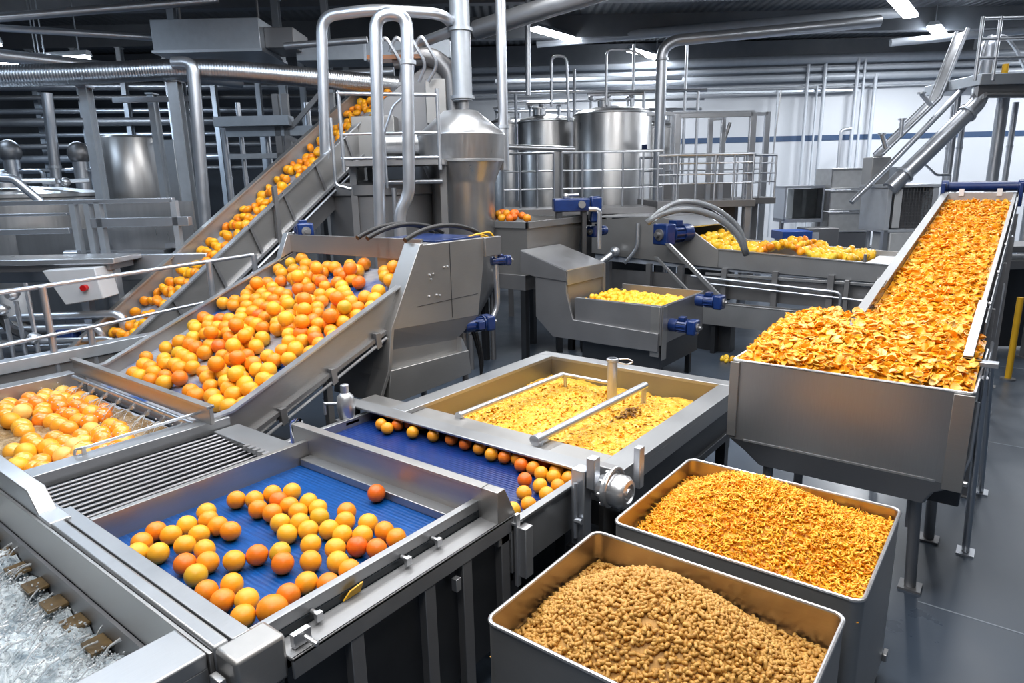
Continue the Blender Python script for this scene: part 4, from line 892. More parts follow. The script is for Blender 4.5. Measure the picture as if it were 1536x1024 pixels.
MB().box(-6.04, -5.07, 6.90, 6.93, 1.86, 1.945).box(-5.10, -5.07, 6.90, 8.33, 1.86, 1.945).box(-6.04, -5.07, 8.30, 8.33, 1.86, 1.945).box(-6.04, -6.0, 6.9, 8.3, 1.86, 1.945).build('rim', STH, m, 0.003)
MB().box(-5.95, -5.15, 6.95, 8.2, 1.05, 1.25).build('base_frame', STD, m, 0.005)
for x, y in ((-5.9, 7.0), (-5.2, 7.0), (-5.9, 8.15), (-5.2, 8.15)): MB().box(x - 0.04, x + 0.04, y - 0.04, y + 0.04, 0, 1.06).build('leg', STK, m)
for i in range(14):
    a, rr_ = R.uniform(0, 6.28), math.sqrt(R.random()); x, y = -5.62 + 0.30 * rr_ * math.cos(a), 7.25 + 0.25 * rr_ * math.sin(a)
    place('orange', OM['o' if R.random() < 0.7 else 'r'], (x, y, 1.94 + 0.11 * (1 - rr_ * rr_)), 0.055, 'small distant orange in the heap on top of the feed hopper', 'orange', 'oranges heaped on the feed hopper')

def chunk_mesh(seed):
    rr_ = random.Random(seed); bm = bmesh.new(); bmesh.ops.create_icosphere(bm, subdivisions=2, radius=1)
    sx, sy, sz = rr_.uniform(0.9, 1.15), rr_.uniform(0.7, 1.0), rr_.uniform(0.55, 0.8)
    for v_ in bm.verts:
        v_.co *= 1 + 0.18 * mnoise.noise(v_.co * 1.6 + Vector((seed, 0, 0)))
        v_.co = Vector((v_.co.x * sx, v_.co.y * sy, v_.co.z * sz))
    me = bpy.data.meshes.new('yellow_segment_body'); bm.to_mesh(me); bm.free(); me.materials.append(CHK)
    me.polygons.foreach_set('use_smooth', [True] * len(me.polygons)); return me
CM = [chunk_mesh(i) for i in range(5)]
base = MB().grid(-4.3, -3.19, 6.86, 8.03, 20, 20, lambda x, y: 0.94 + 0.03 * mnoise.noise((x * 5, y * 5, 0)))
tag(base.build('segment_mass', CHKI, loc=(-3.75, 7.4, 0.94), smooth=180), 'yellow citrus flesh under the top layer in the middle segment hopper', 'citrus flesh', kind='stuff')
n_seg = 0
for j in range(11):
    for i in range(13):
        x = -4.24 + 0.082 * i + R.uniform(-0.02, 0.02); y = 6.92 + 0.10 * j + R.uniform(-0.02, 0.02)
        if x > -3.22: continue
        z = 0.97 + 0.05 * math.sin(PI * min(1, (j + 1) / 11)) + R.uniform(-0.012, 0.02) - 0.03 * (x + 4.3)
        half = 'near' if j < 4 else 'far'
        place('citrus_segment', R.choice(CM), (x, y, z), R.uniform(0.042, 0.055), 'yellow citrus segment in the middle hopper, %s half' % half, 'citrus segment', 'segments in the middle hopper, %s half' % half)
# ------------------------------------------------------------------ long belt of yellow fruit behind it
b = thing('long_conveyor', 'long low conveyor of yellow fruit behind the middle hopper with a sloped hood end', 'conveyor', (-3, 10.4, 0))
MB().prism([(-5.95, 1.22), (-4.2, 1.12), (-3.72, 1.10), (-3.72, 1.36), (-4.38, 1.80), (-4.75, 1.86), (-5.95, 1.78)], 'y', 9.96, 10.0).build('side_panel', ST, b, 0.003)
MB().prism([(-3.74, 1.10), (-1.25, 1.02), (-1.25, 1.26), (-3.74, 1.375)], 'y', 9.97, 10.0).build('side_panel', STH, b, 0.003)
MB().prism([(-3.74, 1.375), (-1.25, 1.26), (-1.25, 1.275), (-3.74, 1.39)], 'y', 9.95, 10.02).build('top_flange', STB, b)
MB().prism([(-5.95, 1.22), (-1.1, 1.0), (-1.1, 1.30), (-3.74, 1.42), (-4.3, 1.80), (-5.95, 1.80)], 'y', 11.3, 11.33).build('far_panel', ST, b, 0.003)
MB().prism([(-5.9, 1.1), (-1.25, 1.0), (-1.25, 1.1), (-3.7, 1.22), (-4.3, 1.4), (-5.9, 1.4)], 'y', 10.0, 11.3).build('belt', BELTW, b)
MB().quad([(-5.9, 9.97, 1.84), (-4.6, 9.97, 1.86), (-4.35, 11.3, 1.86), (-5.9, 11.3, 1.84)], 0.02).quad([(-4.6, 9.97, 1.86), (-4.25, 9.97, 1.70), (-4.05, 11.3, 1.70), (-4.4, 11.3, 1.86)], 0.02).build('hood', STB, b)
MB().box(-1.75, -1.25, 10.0, 11.3, 1.24, 1.255).build('end_plate', STB, b)
MB().cyl((-1.72, 10.0, 1.24), (-1.72, 10.0, 1.40), 0.02, 10).build('end_post', STD, b)
MB().box(-3.9, -1.2, 9.93, 9.96, 0.98, 1.02).build('rail', STH, b, 0.004)
MB().tube([(-4.1, 9.86, 0.96), (-2.0, 9.86, 0.88), (-1.95, 9.86, 0.85), (-1.95, 9.86, 0.55)], 0.022, 10, 0.06).tube([(-3.8, 9.88, 0.86), (-1.3, 9.88, 0.78)], 0.016, 8).build('pipe_rail', STC, b)
MB().box(-5.8, -1.3, 10.05, 10.1, 0.62, 0.95).build('under_panel', STD, b)
for x in (-5.6, -4.85, -4.3, -3.6, -2.85, -2.1, -1.5): MB().box(x - 0.04, x + 0.04, 9.90, 9.98, 0.0, 1.1).build('leg', STD, b)
MB().box(-1.92, -1.86, 9.88, 9.95, 0.5, 1.05).build('bracket', STD, b, 0.004)
MB().tube([(-5.05, 9.9, 1.75), (-5.05, 9.9, 1.35), (-5.2, 9.85, 1.15), (-5.25, 9.85, 1.1)], 0.03, 10, 0.1).build('drain_pipe', STC, b)
MB().tube([(-5.45, 9.8, 1.25), (-5.75, 9.5, 0.95)], 0.06, 12).ball((-5.42, 9.82, 1.28), 0.085).build('feed_elbow', STC, b)
for j in range(8):
    for i in range(24):
        x = -4.25 + 0.112 * i + R.uniform(-0.03, 0.03); y = 10.08 + 0.155 * j + R.uniform(-0.03, 0.03)
        if x > -1.8 or R.random() < 0.06: continue
        hump = 0.14 * math.exp(-((x + 2.85) / 0.3) ** 2) + 0.16 * math.exp(-((x + 4.1) / 0.25) ** 2)
        z = 1.335 - 0.045 * (x + 3.7) / 2.4 + hump + R.uniform(-0.01, 0.03)
        mid = abs(x + 2.85) < 0.32
        if mid and R.random() < 0.8: place('citrus_segment', CM[j % 5], (x, y, z), 0.062, 'orange toned fruit piece in the mound midway along the long conveyor', 'citrus segment', 'orange toned mound on the long conveyor').material_slots[0].link = 'OBJECT'
        else: place('citrus_segment', CM[j % 5], (x, y, z), R.uniform(0.068, 0.082), 'yellow fruit piece on the long conveyor, %s' % ('hood end' if x < -3.2 else 'mound and far end'), 'citrus segment', 'yellow fruit on the long conveyor, %s' % ('hood end' if x < -3.2 else 'mound and far end'))
for o in list(C.objects):
    if o.get('group') == 'orange toned mound on the long conveyor': o.material_slots[0].material = HALF
motor('drive_motor', 'large blue gear motor on the side of the long conveyor', 'motor', (-4.32, 9.72, 1.62), RZ(-110), 1.75)
motor('drive_motor', 'blue motor on the right end of the middle segment hopper, upper of two', 'motor', (-2.98, 7.75, 0.99), RZ(0), 0.95)
motor('drive_motor', 'blue motor on the right end of the middle segment hopper, lower of two', 'motor', (-3.02, 7.08, 0.80), RZ(0), 0.95)
motor('drive_motor', 'small blue motor between the feed hopper and the long conveyor', 'motor', (-5.0, 8.55, 1.72), RZ(-100), 0.9)
d = thing('drive_box', 'blue rectangular drive box behind the feed hopper', 'machine', (0.9, 9.5, 0), BG)
MB().box(0.62, 1.12, 9.4, 9.8, 2.02, 2.20).build('casing', BLUE, d, 0.02, frame=BG)
MB().cyl((1.0, 9.38, 2.12), (1.0, 9.30, 2.12), 0.05, 14).build('shaft', STD, d, frame=BG)
MB().ball((0.80, 9.55, 2.23), 0.05).cyl((0.78, 9.55, 2.24), (0.98, 9.55, 2.25), 0.022, 8).build('valve', STB, d, frame=BG)
MB().box(1.14, 1.30, 9.5, 9.8, 1.86, 2.22).build('end_cap', BLUE, d, 0.03, frame=BG)
MB().tube([(1.1, 9.4, 2.05), (1.25, 9.4, 2.05), (1.25, 9.4, 1.5)], 0.035, 10, 0.08).build('outlet_pipe', STC, d, frame=BG)
MB().box(0.66, 0.74, 9.45, 9.75, 0, 2.03).box(1.02, 1.08, 9.45, 9.75, 0, 2.03).build('stand', STK, d, frame=BG)
for i, (r_, dz) in enumerate(((0.045, 0.0), (0.035, 0.10))):
    h_ = thing('clear_hose', 'clear arching hose behind the large gear motor, %s one' % ('outer' if i else 'inner'), 'hose', (2.4, 8.6, 1.9), BG)
    MB().tube([(1.75, 8.6, 1.9), (1.9, 8.6, 2.0 + dz * .3), (2.12, 8.6, 2.06 + dz), (2.35, 8.62, 2.055 + dz), (2.6, 8.65, 1.98 + dz), (2.85, 8.7, 1.82 + dz), (3.0, 8.72, 1.66 + dz), (3.1, 8.75, 1.45)], r_, 14, 0.2).build('hose_wall', HOSE, h_, smooth=180, frame=BG)
    MB().tube([(1.75, 8.6, 1.9), (1.9, 8.6, 2.0 + dz * .3), (2.12, 8.6, 2.06 + dz), (2.35, 8.62, 2.055 + dz), (2.6, 8.65, 1.98 + dz), (2.85, 8.7, 1.82 + dz), (3.0, 8.72, 1.66 + dz), (3.1, 8.75, 1.45)], r_ * 0.55, 10, 0.2).build('juice_core', STD, h_, smooth=180, frame=BG)
br = thing('diagonal_brace', 'pair of diagonal steel struts under the large gear motor', 'strut', (-3.8, 9.3, 0))
MB().quad([(-4.3, 9.35, 1.50), (-4.22, 9.35, 1.50), (-3.26, 9.35, 0.66), (-3.34, 9.35, 0.66)], 0.05).build('strut', STH, br)
MB().quad([(-4.45, 9.3, 1.30), (-4.40, 9.3, 1.30), (-3.62, 9.3, 0.60), (-3.67, 9.3, 0.60)], 0.04).build('strut', STH, br)
MB().box(-3.8, -3.2, 9.2, 9.4, 0.0, 0.62).build('foot_block', STK, br)
lw = thing('low_trough', 'long low steel trough on the floor behind the peel hopper', 'trough', (-2.4, 9.2, 0))
MB().box(-3.55, -1.3, 9.0, 9.02, 0.42, 0.72).box(-3.55, -1.3, 9.0, 9.04, 0.71, 0.73).build('front_wall', STH, lw, 0.003)
MB().box(-3.55, -1.3, 9.3, 9.32, 0.42, 0.70).box(-3.55, -1.3, 9.02, 9.3, 0.42, 0.44).build('back_wall', STD, lw)
for x in (-3.4, -2.4, -1.4): MB().box(x - 0.03, x + 0.03, 9.05, 9.27, 0, 0.42).build('leg', STK, lw)
for i in range(7): place('citrus_segment', R.choice(CM), (-3.05 + R.uniform(-0.1, 0.1), 8.75 + R.uniform(-0.12, 0.12), 0.03), 0.04, 'fallen yellow fruit piece on the floor beside the blue motors', 'citrus segment', 'fruit pieces fallen on the floor')

# ------------------------------------------------------------------ long steep elevator of halved fruit
e = thing('fruit_elevator', 'long steep elevator of orange fruit rising from the left to the tower', 'conveyor', (-7.3, 4.5, 0))
def elz(y): return 0.77 + 0.712 * (y - 2.49)
MB().prism([(2.2, elz(2.2)), (5.95, elz(5.95)), (5.95, elz(5.95) - 0.42), (2.2, elz(2.2) - 0.42)], 'x', -7.03, -7.0).build('side_wall', ST, e, 0.003)
MB().prism([(2.2, elz(2.2)), (6.1, elz(6.1)), (6.1, elz(6.1) + 0.02), (2.2, elz(2.2) + 0.02)], 'x', -7.05, -6.96).prism([(2.3, elz(2.3) - 0.42), (5.95, elz(5.95) - 0.42), (5.95, elz(5.95) - 0.385), (2.3, elz(2.3) - 0.385)], 'x', -7.0, -6.95).build('flange', STB, e)
MB().prism([(2.1, elz(2.1) + 0.13), (6.75, elz(6.75) + 0.13), (6.75, elz(6.75) - 0.4), (2.1, elz(2.1) - 0.4)], 'x', -7.62, -7.6).prism([(2.1, elz(2.1) + 0.13), (6.75, elz(6.75) + 0.13), (6.75, elz(6.75) + 0.15), (2.1, elz(2.1) + 0.15)], 'x', -7.66, -7.57).build('side_wall', ST, e)
MB().prism([(2.2, elz(2.2) - 0.10), (6.75, elz(6.75) - 0.10), (6.75, elz(6.75) - 0.13), (2.2, elz(2.2) - 0.13)], 'x', -7.6, -7.03).build('belt', BELTW, e)
MB().prism([(2.4, elz(2.4) - 0.55), (6.0, elz(6.0) - 0.55), (6.0, elz(6.0) - 0.75), (2.7, elz(2.7) - 0.75)], 'x', -7.55, -7.05).build('truss', STD, e)
MB().tube([(2.4 and -6.94, 2.5, elz(2.5) - 0.47), (-6.94, 5.9, elz(5.9) - 0.47)], 0.014, 8).build('guard_rod', STC, e)
for i in range(7):
    y = 2.9 + 0.48 * i
    MB().prism([(y, elz(y) - 0.40), (y + 0.03, elz(y + 0.03) - 0.40), (y - 0.10, elz(y) - 0.06), (y - 0.13, elz(y) - 0.06)], 'x', -7.0, -6.975).build('stiffener', STD, e)
for x, y in ((-7.0, 3.1), (-7.6, 3.1), (-7.0, 4.6), (-7.6, 4.6), (-7.0, 5.7), (-7.6, 5.7)): MB().box(x - 0.035, x + 0.035, y - 0.035, y + 0.035, 0, elz(y) - 0.42).build('leg', STD, e)
MB().box(-6.985, -6.94, 4.55, 4.60, 1.75, 2.45).build('bracket_post', STD, e)
y = 2.35
while y < 6.6:
    for i in range(6):
        if R.random() < 0.06 + (0.12 if int(y * 5) % 3 == 0 else 0): continue
        x = -7.54 + 0.092 * i + R.uniform(-0.02, 0.02); yy = y + R.uniform(-0.03, 0.03)
        third = 'lower' if yy < 3.7 else 'middle' if yy < 5.1 else 'upper'
        place('halved_fruit', OM['h'], (x, yy, elz(yy) - 0.07 + R.uniform(0.01, 0.05)), R.uniform(0.052, 0.062), 'orange fruit piece on the steep elevator, %s third' % third, 'fruit piece', 'fruit on the elevator, %s third' % third, 0.75)
    y += 0.128

# ------------------------------------------------------------------ tower at the elevator head (hall axes: across, deep, up)
def bt(name, label, cat, loc, group=None): return thing(name, label, cat, loc, BG, group)
def K(mb, name, mat, parent, bevel=0.0, smooth=40): return mb.build(name, mat, parent, bevel, smooth, BG)
t = bt('tower_railing', 'railed steel landing below the elevator head', 'railing', (-1.4, 8.2, 2.7))
K(MB().box(-1.95, -0.75, 8.1, 8.9, 2.66, 2.72), 'deck', STD, t)
for x in (-1.93, -1.50, -0.80): K(MB().cyl((x, 8.1, 2.6), (x, 8.1, 3.5), 0.022, 10), 'post', STC, t)
K(MB().tube([(-1.95, 8.1, 3.47), (-0.80, 8.1, 3.43)], 0.022, 10), 'top_rail', STC, t)
K(MB().tube([(-1.95, 8.1, 3.02), (-0.80, 8.1, 3.02)], 0.016, 8), 'mid_rail', STC, t)
K(MB().tube([(-1.95, 8.1, 2.75), (-0.80, 8.1, 2.74)], 0.020, 8), 'toe_rail', STC, t)
K(MB().tube([(-2.03, 8.05, 3.2), (-2.03, 8.05, 2.45), (-1.85, 8.05, 2.4)], 0.02, 8, 0.05), 'side_rail', STC, t)
K(MB().tube([(-1.42, 8.0, 3.0), (-1.30, 8.0, 3.3), (-1.12, 8.0, 3.45)], 0.016, 8, 0.05).tube([(-1.42, 8.0, 3.0), (-1.42, 8.0, 2.4)], 0.016, 8), 'ladder_rail', STC, t)
for x in (-1.9, -0.8): K(MB().box(x - 0.04, x + 0.04, 8.4, 8.48, 0, 2.66), 'leg', STD, t)
t = bt('elevator_head', 'grey machine housing with a curved duct at the top of the elevator', 'machine', (-1.3, 9.2, 2.7))
K(MB().box(-2.0, -1.45, 8.95, 9.5, 2.72, 3.3), 'panel_box', ST, t, 0.01)
K(MB().prism([(-1.95, 3.3), (-1.0, 4.0), (-0.72, 3.9), (-0.72, 2.75), (-1.4, 2.75)], 'y', 9.3, 9.8), 'head_casing', STD, t, 0.01)
K(MB().box(-1.05, -0.78, 9.1, 9.4, 3.2, 3.75), 'motor_casing', ST, t, 0.01)
K(MB().tube([(-1.45, 9.2, 4.0), (-0.95, 9.2, 4.05), (-0.72, 9.2, 3.85), (-0.68, 9.2, 2.75)], 0.11, 16, 0.35), 'curved_duct', STD, t)
K(MB().cyl((-1.7, 9.0, 2.95), (-0.75, 9.0, 2.95), 0.16, 20), 'drum', STT, t)
K(MB().box(-1.75, -1.05, 9.0, 9.3, 3.98, 4.03), 'top_tray', fruit('rust_orange', [(0, (0.35, 0.12, 0.03)), (1, (0.25, 0.09, 0.03))], bump=0), t)
for k in range(4): K(MB().tube([(-1.6 + 0.15 * k, 8.95, 4.05), (-1.5 + 0.15 * k, 8.9, 4.25), (-1.3 + 0.15 * k, 8.95, 3.9), (-1.35 + 0.12 * k, 9.0, 3.7)], 0.022, 8, 0.1), 'cable_loop', STC, t)
for x in (-1.9, -0.8): K(MB().box(x - 0.05, x + 0.05, 9.5, 9.6, 0, 2.75), 'leg', STD, t)
t = bt('round_vessel', 'wide dull round vessel under the elevator head', 'tank', (-1.68, 9.1, 0))
K(MB().lathe([(0.70, 0.0), (0.70, 2.30), (0.74, 2.32), (0.74, 2.44), (0.70, 2.46), (0.3, 2.5)], (-1.68, 9.1, 0), 48), 'shell', STD, t)
K(MB().tube([(-1.62, 8.32, 0.8), (-1.62, 8.32, 2.42), (-1.50, 8.32, 2.47), (-0.8, 8.32, 2.47)], 0.03, 10, 0.08), 'riser_pipe', STC, t)
K(MB().tube([(-1.4, 8.33, 0.4), (-1.4, 8.33, 2.4)], 0.03, 10), 'riser_pipe', STC, t)
t = bt('cone_vessel', 'shiny cone topped steel vessel in the middle under a fat vertical duct', 'tank', (-0.55, 9.0, 0))
K(MB().lathe([(0.22, 3.335), (0.565, 3.05), (0.57, 3.03)], (-0.60, 9.0, 0), 64), 'cone_top', STB, t)
K(MB().lathe([(0.57, 3.03), (0.535, 2.73)], (-0.60, 9.0, 0), 64), 'upper_shell', STT, t)
K(MB().lathe([(0.535, 2.735), (0.55, 2.73), (0.55, 2.705), (0.535, 2.70)], (-0.60, 9.0, 0), 64), 'band', STB, t)
K(MB().lathe([(0.53, 2.70), (0.44, 2.48), (0.42, 2.42), (0.40, 1.1), (0.12, 0.6)], (-0.60, 9.0, 0), 64), 'lower_shell', STT, t)
K(MB().lathe([(0.065, 3.33), (0.065, 3.46)], (-0.55, 9.0, 0), 20), 'neck', STD, t)
for a in (30, 150, 270): K(MB().cyl((-0.55 + 0.33 * math.cos(math.radians(a)), 9 + 0.33 * math.sin(math.radians(a)), 0), (-0.55 + 0.33 * math.cos(math.radians(a)), 9 + 0.33 * math.sin(math.radians(a)), 1.3), 0.035, 10), 'leg', STD, t)
t = bt('side_vessel', 'narrow dull vessel half hidden behind the cone vessel\'s left side', 'tank', (-0.95, 9.6, 0))
K(MB().lathe([(0.06, 3.15), (0.30, 2.98), (0.33, 2.9), (0.33, 2.35), (0.2, 2.15)], (-0.98, 9.7, 0), 32), 'shell', STD, t)
K(MB().lathe([(0.05, 3.15), (0.07, 3.2), (0.03, 3.25)], (-0.98, 9.7, 0), 16), 'valve', STB, t)
K(MB().box(-1.25, -0.7, 9.4, 9.95, 2.05, 2.15), 'stand', STD, t)
for x in (-1.22, -0.74): K(MB().cyl((x, 9.45, 0), (x, 9.45, 2.1), 0.03, 8), 'leg', STD, t)
def pipe(name, label, pts, r, mat=STC, bend=0.2, n=16, flanges=(), group=None, cat='pipe'):
    o = bt(name, label, cat, pts[0], group)
    K(MB().tube(pts, r, n, bend), 'pipe_run', mat, o)
    for p_, d_ in flanges:
        P_, D_ = Vector(p_), Vector(d_).normalized()
        K(MB().cyl(P_ - D_ * 0.02, P_ + D_ * 0.02, r * 1.22, n), 'coupling', GAL, o)
    return o
pipe('vertical_duct', 'fat vertical duct rising from the cone vessel to the roof', [(-0.565, 9.0, 3.46), (-0.565, 9.0, 6.3)], 0.125, GAL, n=24, flanges=(((-0.565, 9, 4.3), (0, 0, 1)), ((-0.565, 9, 3.5), (0, 0, 1))))
pipe('vertical_pipe', 'slim vertical pipe right of the fat duct', [(-0.055, 9.2, 2.6), (-0.055, 9.2, 6.3)], 0.066, flanges=(((-0.055, 9.2, 3.15), (0, 0, 1)),))
pipe('bent_pipe', 'tall upside down U pipe in front of the tower with an offset foot', [(-1.50, 7.6, 1.0), (-1.36, 7.6, 4.18), (-1.03, 7.6, 4.18), (-1.11, 7.6, 2.33), (-1.23, 7.6, 2.14), (-1.24, 7.6, 1.0)], 0.068, STC, 0.16, flanges=(((-1.04, 7.6, 3.7), (0, 0, 1)),))
pipe('bent_pipe', 'thick pipe rising behind the elevator and bending right over the tower', [(-2.28, 8.6, 2.6), (-2.18, 8.6, 4.40), (-1.55, 8.6, 4.46), (-0.75, 8.7, 4.42), (-0.62, 9.2, 4.35), (-1.2, 9.6, 4.25)], 0.066, STC, 0.18)
pipe('roof_pipe', 'fat pipe climbing to the roof right of the vertical ducts', [(-0.44, 10.9, 4.68), (5.0, 7.55, 5.44)], 0.14, STC, 0)
pipe('roof_pipe', 'thick horizontal pipe bending down in front of the tanks', [(6.75, 13.0, 5.12), (3.05, 13.0, 4.87), (2.84, 13.0, 4.72), (2.83, 13.0, 1.2)], 0.10, STC, 0.28, flanges=(((2.84, 13, 4.55), (0, 0, 1)),))
pipe('drop_pipe', 'short pipe dropping from the roof beside the nearer ceiling lamp', [(0.42, 13.2, 6.0), (0.40, 13.2, 4.0)], 0.05)
# ------------------------------------------------------------------ round tanks and their fittings
def tank(L, F, r, z0, z1, label):
    o = bt('storage_tank', label, 'tank', (L, F, 0))
    K(MB().lathe([(r, z0), (r, z1 - 0.02), (r * 0.985, z1 + 0.02), (r * 0.9, z1 + 0.06)], (L, F, 0), 64), 'shell', STT, o)
    K(MB().lathe([(r * 0.9, z1 + 0.06), (r * 0.5, z1 + 0.13), (0.08, z1 + 0.17)], (L, F, 0), 48), 'dome', STB, o)
    K(MB().lathe([(r, z1 - 0.03), (r + 0.02, z1 - 0.02), (r + 0.02, z1 + 0.0), (r, z1 + 0.01)], (L, F, 0), 64), 'rim_band', STB, o)
    K(MB().lathe([(0.14, z1 + 0.12), (0.14, z1 + 0.24), (0.17, z1 + 0.25), (0.17, z1 + 0.28), (0.06, z1 + 0.30)], (L - r * 0.25, F - r * 0.3, 0), 20), 'manhole', STB, o)
    for k in range(5):
        a = 0.6 + k * 1.25; u, w_ = L + r * 0.55 * math.cos(a), F + r * 0.55 * math.sin(a)
        K(MB().cyl((u, w_, z1 + 0.05), (u, w_, z1 + 0.30 + 0.06 * (k % 3)), 0.03, 10).ball((u, w_, z1 + 0.33), 0.06), 'valve', STC, o)
    K(MB().tube([(L - r * 0.7, F - r * 0.5, z1 + 0.36), (L + r * 0.7, F - r * 0.5, z1 + 0.36)], 0.035, 8), 'manifold', STC, o)
    for a in (45, 135, 225, 315): K(MB().cyl((L + r * 0.7 * math.cos(math.radians(a)), F + r * 0.7 * math.sin(math.radians(a)), 0), (L + r * 0.7 * math.cos(math.radians(a)), F + r * 0.7 * math.sin(math.radians(a)), z0 + 0.1), 0.05, 8), 'leg', STD, o)
    return o
tank(0.87, 15.6, 0.64, 0.9, 3.72, 'round steel tank, middle of three, behind the slim vertical pipe')
tank(2.22, 14.8, 0.82, 0.9, 3.78, 'largest round steel tank, right behind the railing')
tank(0.05, 17.0, 0.55, 0.9, 3.80, 'round steel tank, partly hidden, left of the other two')
tank(3.42, 15.6, 0.42, 0.9, 3.55, 'slim round tank half hidden behind the tall bent pipe')
pl = bt('wall_plate', 'small blue plate on the largest round tank', 'plate', (2.75, 13.9, 2.9)); K(MB().box(2.72, 2.82, 14.05, 14.09, 2.98, 3.12), 'plate_face', BLUE, pl)
pipe('thin_pipe', 'thin upside down U pipe over the middle round tank', [(0.90, 14.2, 3.9), (0.90, 14.2, 4.85), (1.2, 14.2, 4.85), (1.25, 14.2, 3.6)], 0.028, STC, 0.13, 10)
pipe('thin_pipe', 'thin pipe arch over the largest round tank', [(2.0, 14.2, 3.9), (2.0, 14.2, 4.95), (2.5, 14.2, 4.93), (2.75, 14.2, 4.8)], 0.024, STC, 0.12, 10)
pipe('long_pipe', 'horizontal pipe across the front of the round tanks', [(-0.1, 12.4, 3.05), (1.2, 12.4, 2.98)], 0.05, STC, 0, 10)
for i, (z, r_) in enumerate(((4.05, 0.03), (4.25, 0.025), (4.42, 0.04))):
    pipe('header_pipe', 'thin header pipe above the round tanks, %s from below' % ORD[i], [(-0.2, 16.6 - i * 0.2, z), (4.6, 16.6 - i * 0.2, z - 0.03)], r_, STC, 0, 10)
for i, L in enumerate((0.2, 1.55, 2.9, 3.15, 3.6, 4.1, 4.4)):
    pipe('riser', 'vertical riser among the round tanks, %s from left' % ORD[i], [(L, 16.2, 2.0), (L, 16.2, 4.4 + 0.5 * (i % 3))], 0.035, STC, 0, 8)
def railing(label, pts, z0, z1, nposts, parent_name='guard_railing', rails=(0, 0.33, 0.66), r=0.02):
    o = bt(parent_name, label, 'railing', (*pts[0], z0))
    for k, h_ in enumerate(rails): K(MB().tube([(*p_, z1 - (z1 - z0) * h_) for p_ in pts], r * (1.15 if k == 0 else 0.7), 8, 0.1), 'top_rail' if k == 0 else 'mid_rail', STC, o)
    segs = [(Vector(pts[i]), Vector(pts[i + 1])) for i in range(len(pts) - 1)]; tot = sum((b_ - a_).length for a_, b_ in segs)
    for k in range(nposts):
        d_ = tot * k / max(1, nposts - 1)
        for a_, b_ in segs:
            l_ = (b_ - a_).length
            if d_ <= l_ + 1e-6:
                q_ = a_ + (b_ - a_) * (d_ / l_); K(MB().cyl((q_.x, q_.y, z0), (q_.x, q_.y, z1), r, 8), 'post', STC, o); break
            d_ -= l_
    return o
railing('thin railing around the largest round tank\'s deck', [(0.95, 12.2), (2.75, 12.2)], 1.98, 2.92, 6)
railing('far railing left of the round tanks beside the cone vessel', [(-0.1, 12.9), (0.85, 12.9)], 1.95, 2.95, 4)
dk = bt('tank_deck', 'raised steel deck on legs in front of the round tanks', 'platform', (1.6, 12.8, 0))
K(MB().box(-0.1, 2.8, 12.15, 13.6, 1.84, 1.95), 'deck', STD, dk, 0.005)
K(MB().box(0.3, 2.7, 13.0, 13.05, 0.2, 1.84), 'back_panel', STK, dk)
K(MB().tube([(0.4, 12.2, 1.6), (2.7, 12.2, 1.6)], 0.05, 10), 'under_pipe', STC, dk)
for x in (0.0, 0.9, 1.8, 2.7): K(MB().box(x - 0.05, x + 0.05, 12.2, 12.3, 0, 1.84), 'leg', STD, dk)
# ------------------------------------------------------------------ railed platform with portal frames
p_ = bt('steel_platform', 'raised steel platform with portal frames right of the round tanks', 'platform', (3.7, 12.5, 0))
K(MB().box(2.62, 4.35, 12.0, 13.9, 1.93, 2.05).box(4.35, 5.1, 13.0, 13.9, 1.93, 2.05), 'deck', STD, p_, 0.006)
def portal(x0, x1, F, z0, z1, w=0.055):
    K(MB().box(x0 - w, x0 + w, F, F + 0.08, z0, z1).box(x1 - w, x1 + w, F, F + 0.08, z0, z1).box(x0, x1, F, F + 0.08, z1 - 0.07, z1), 'portal_frame', STC, p_, 0.006)
portal(2.95, 4.25, 12.05, 0.0, 3.52); portal(3.3, 5.15, 13.8, 0.0, 3.68); portal(3.62, 3.85, 12.4, 2.0, 3.5, 0.04)
K(MB().box(2.6, 4.6, 13.0, 13.08, 3.58, 3.64), 'roof_beam', STC, p_)
K(MB().tube([(4.02, 12.6, 3.4), (3.82, 12.6, 2.7)], 0.03, 8), 'brace', STD, p_)
K(MB().box(2.9, 4.3, 13.2, 13.25, 2.05, 2.35), 'kick_panel', STD, p_)
K(MB().box(3.1, 4.1, 12.3, 12.35, 0.2, 1.93), 'back_panel', STK, p_)
for x, F in ((2.7, 12.1), (3.4, 12.1), (4.25, 12.1), (4.6, 13.8), (5.0, 13.8)): K(MB().box(x - 0.06, x + 0.06, F, F + 0.12, 0, 1.93), 'leg', STD, p_)
railing('railing along the front and right of the steel platform', [(2.62, 12.02), (4.33, 12.02), (4.36, 12.9), (5.08, 13.05)], 2.05, 2.83, 11, rails=(0, 0.18, 0.42, 0.62))
railing('rear railing of the steel platform seen through the portals', [(2.62, 13.7), (5.05, 13.7)], 2.05, 2.85, 6)
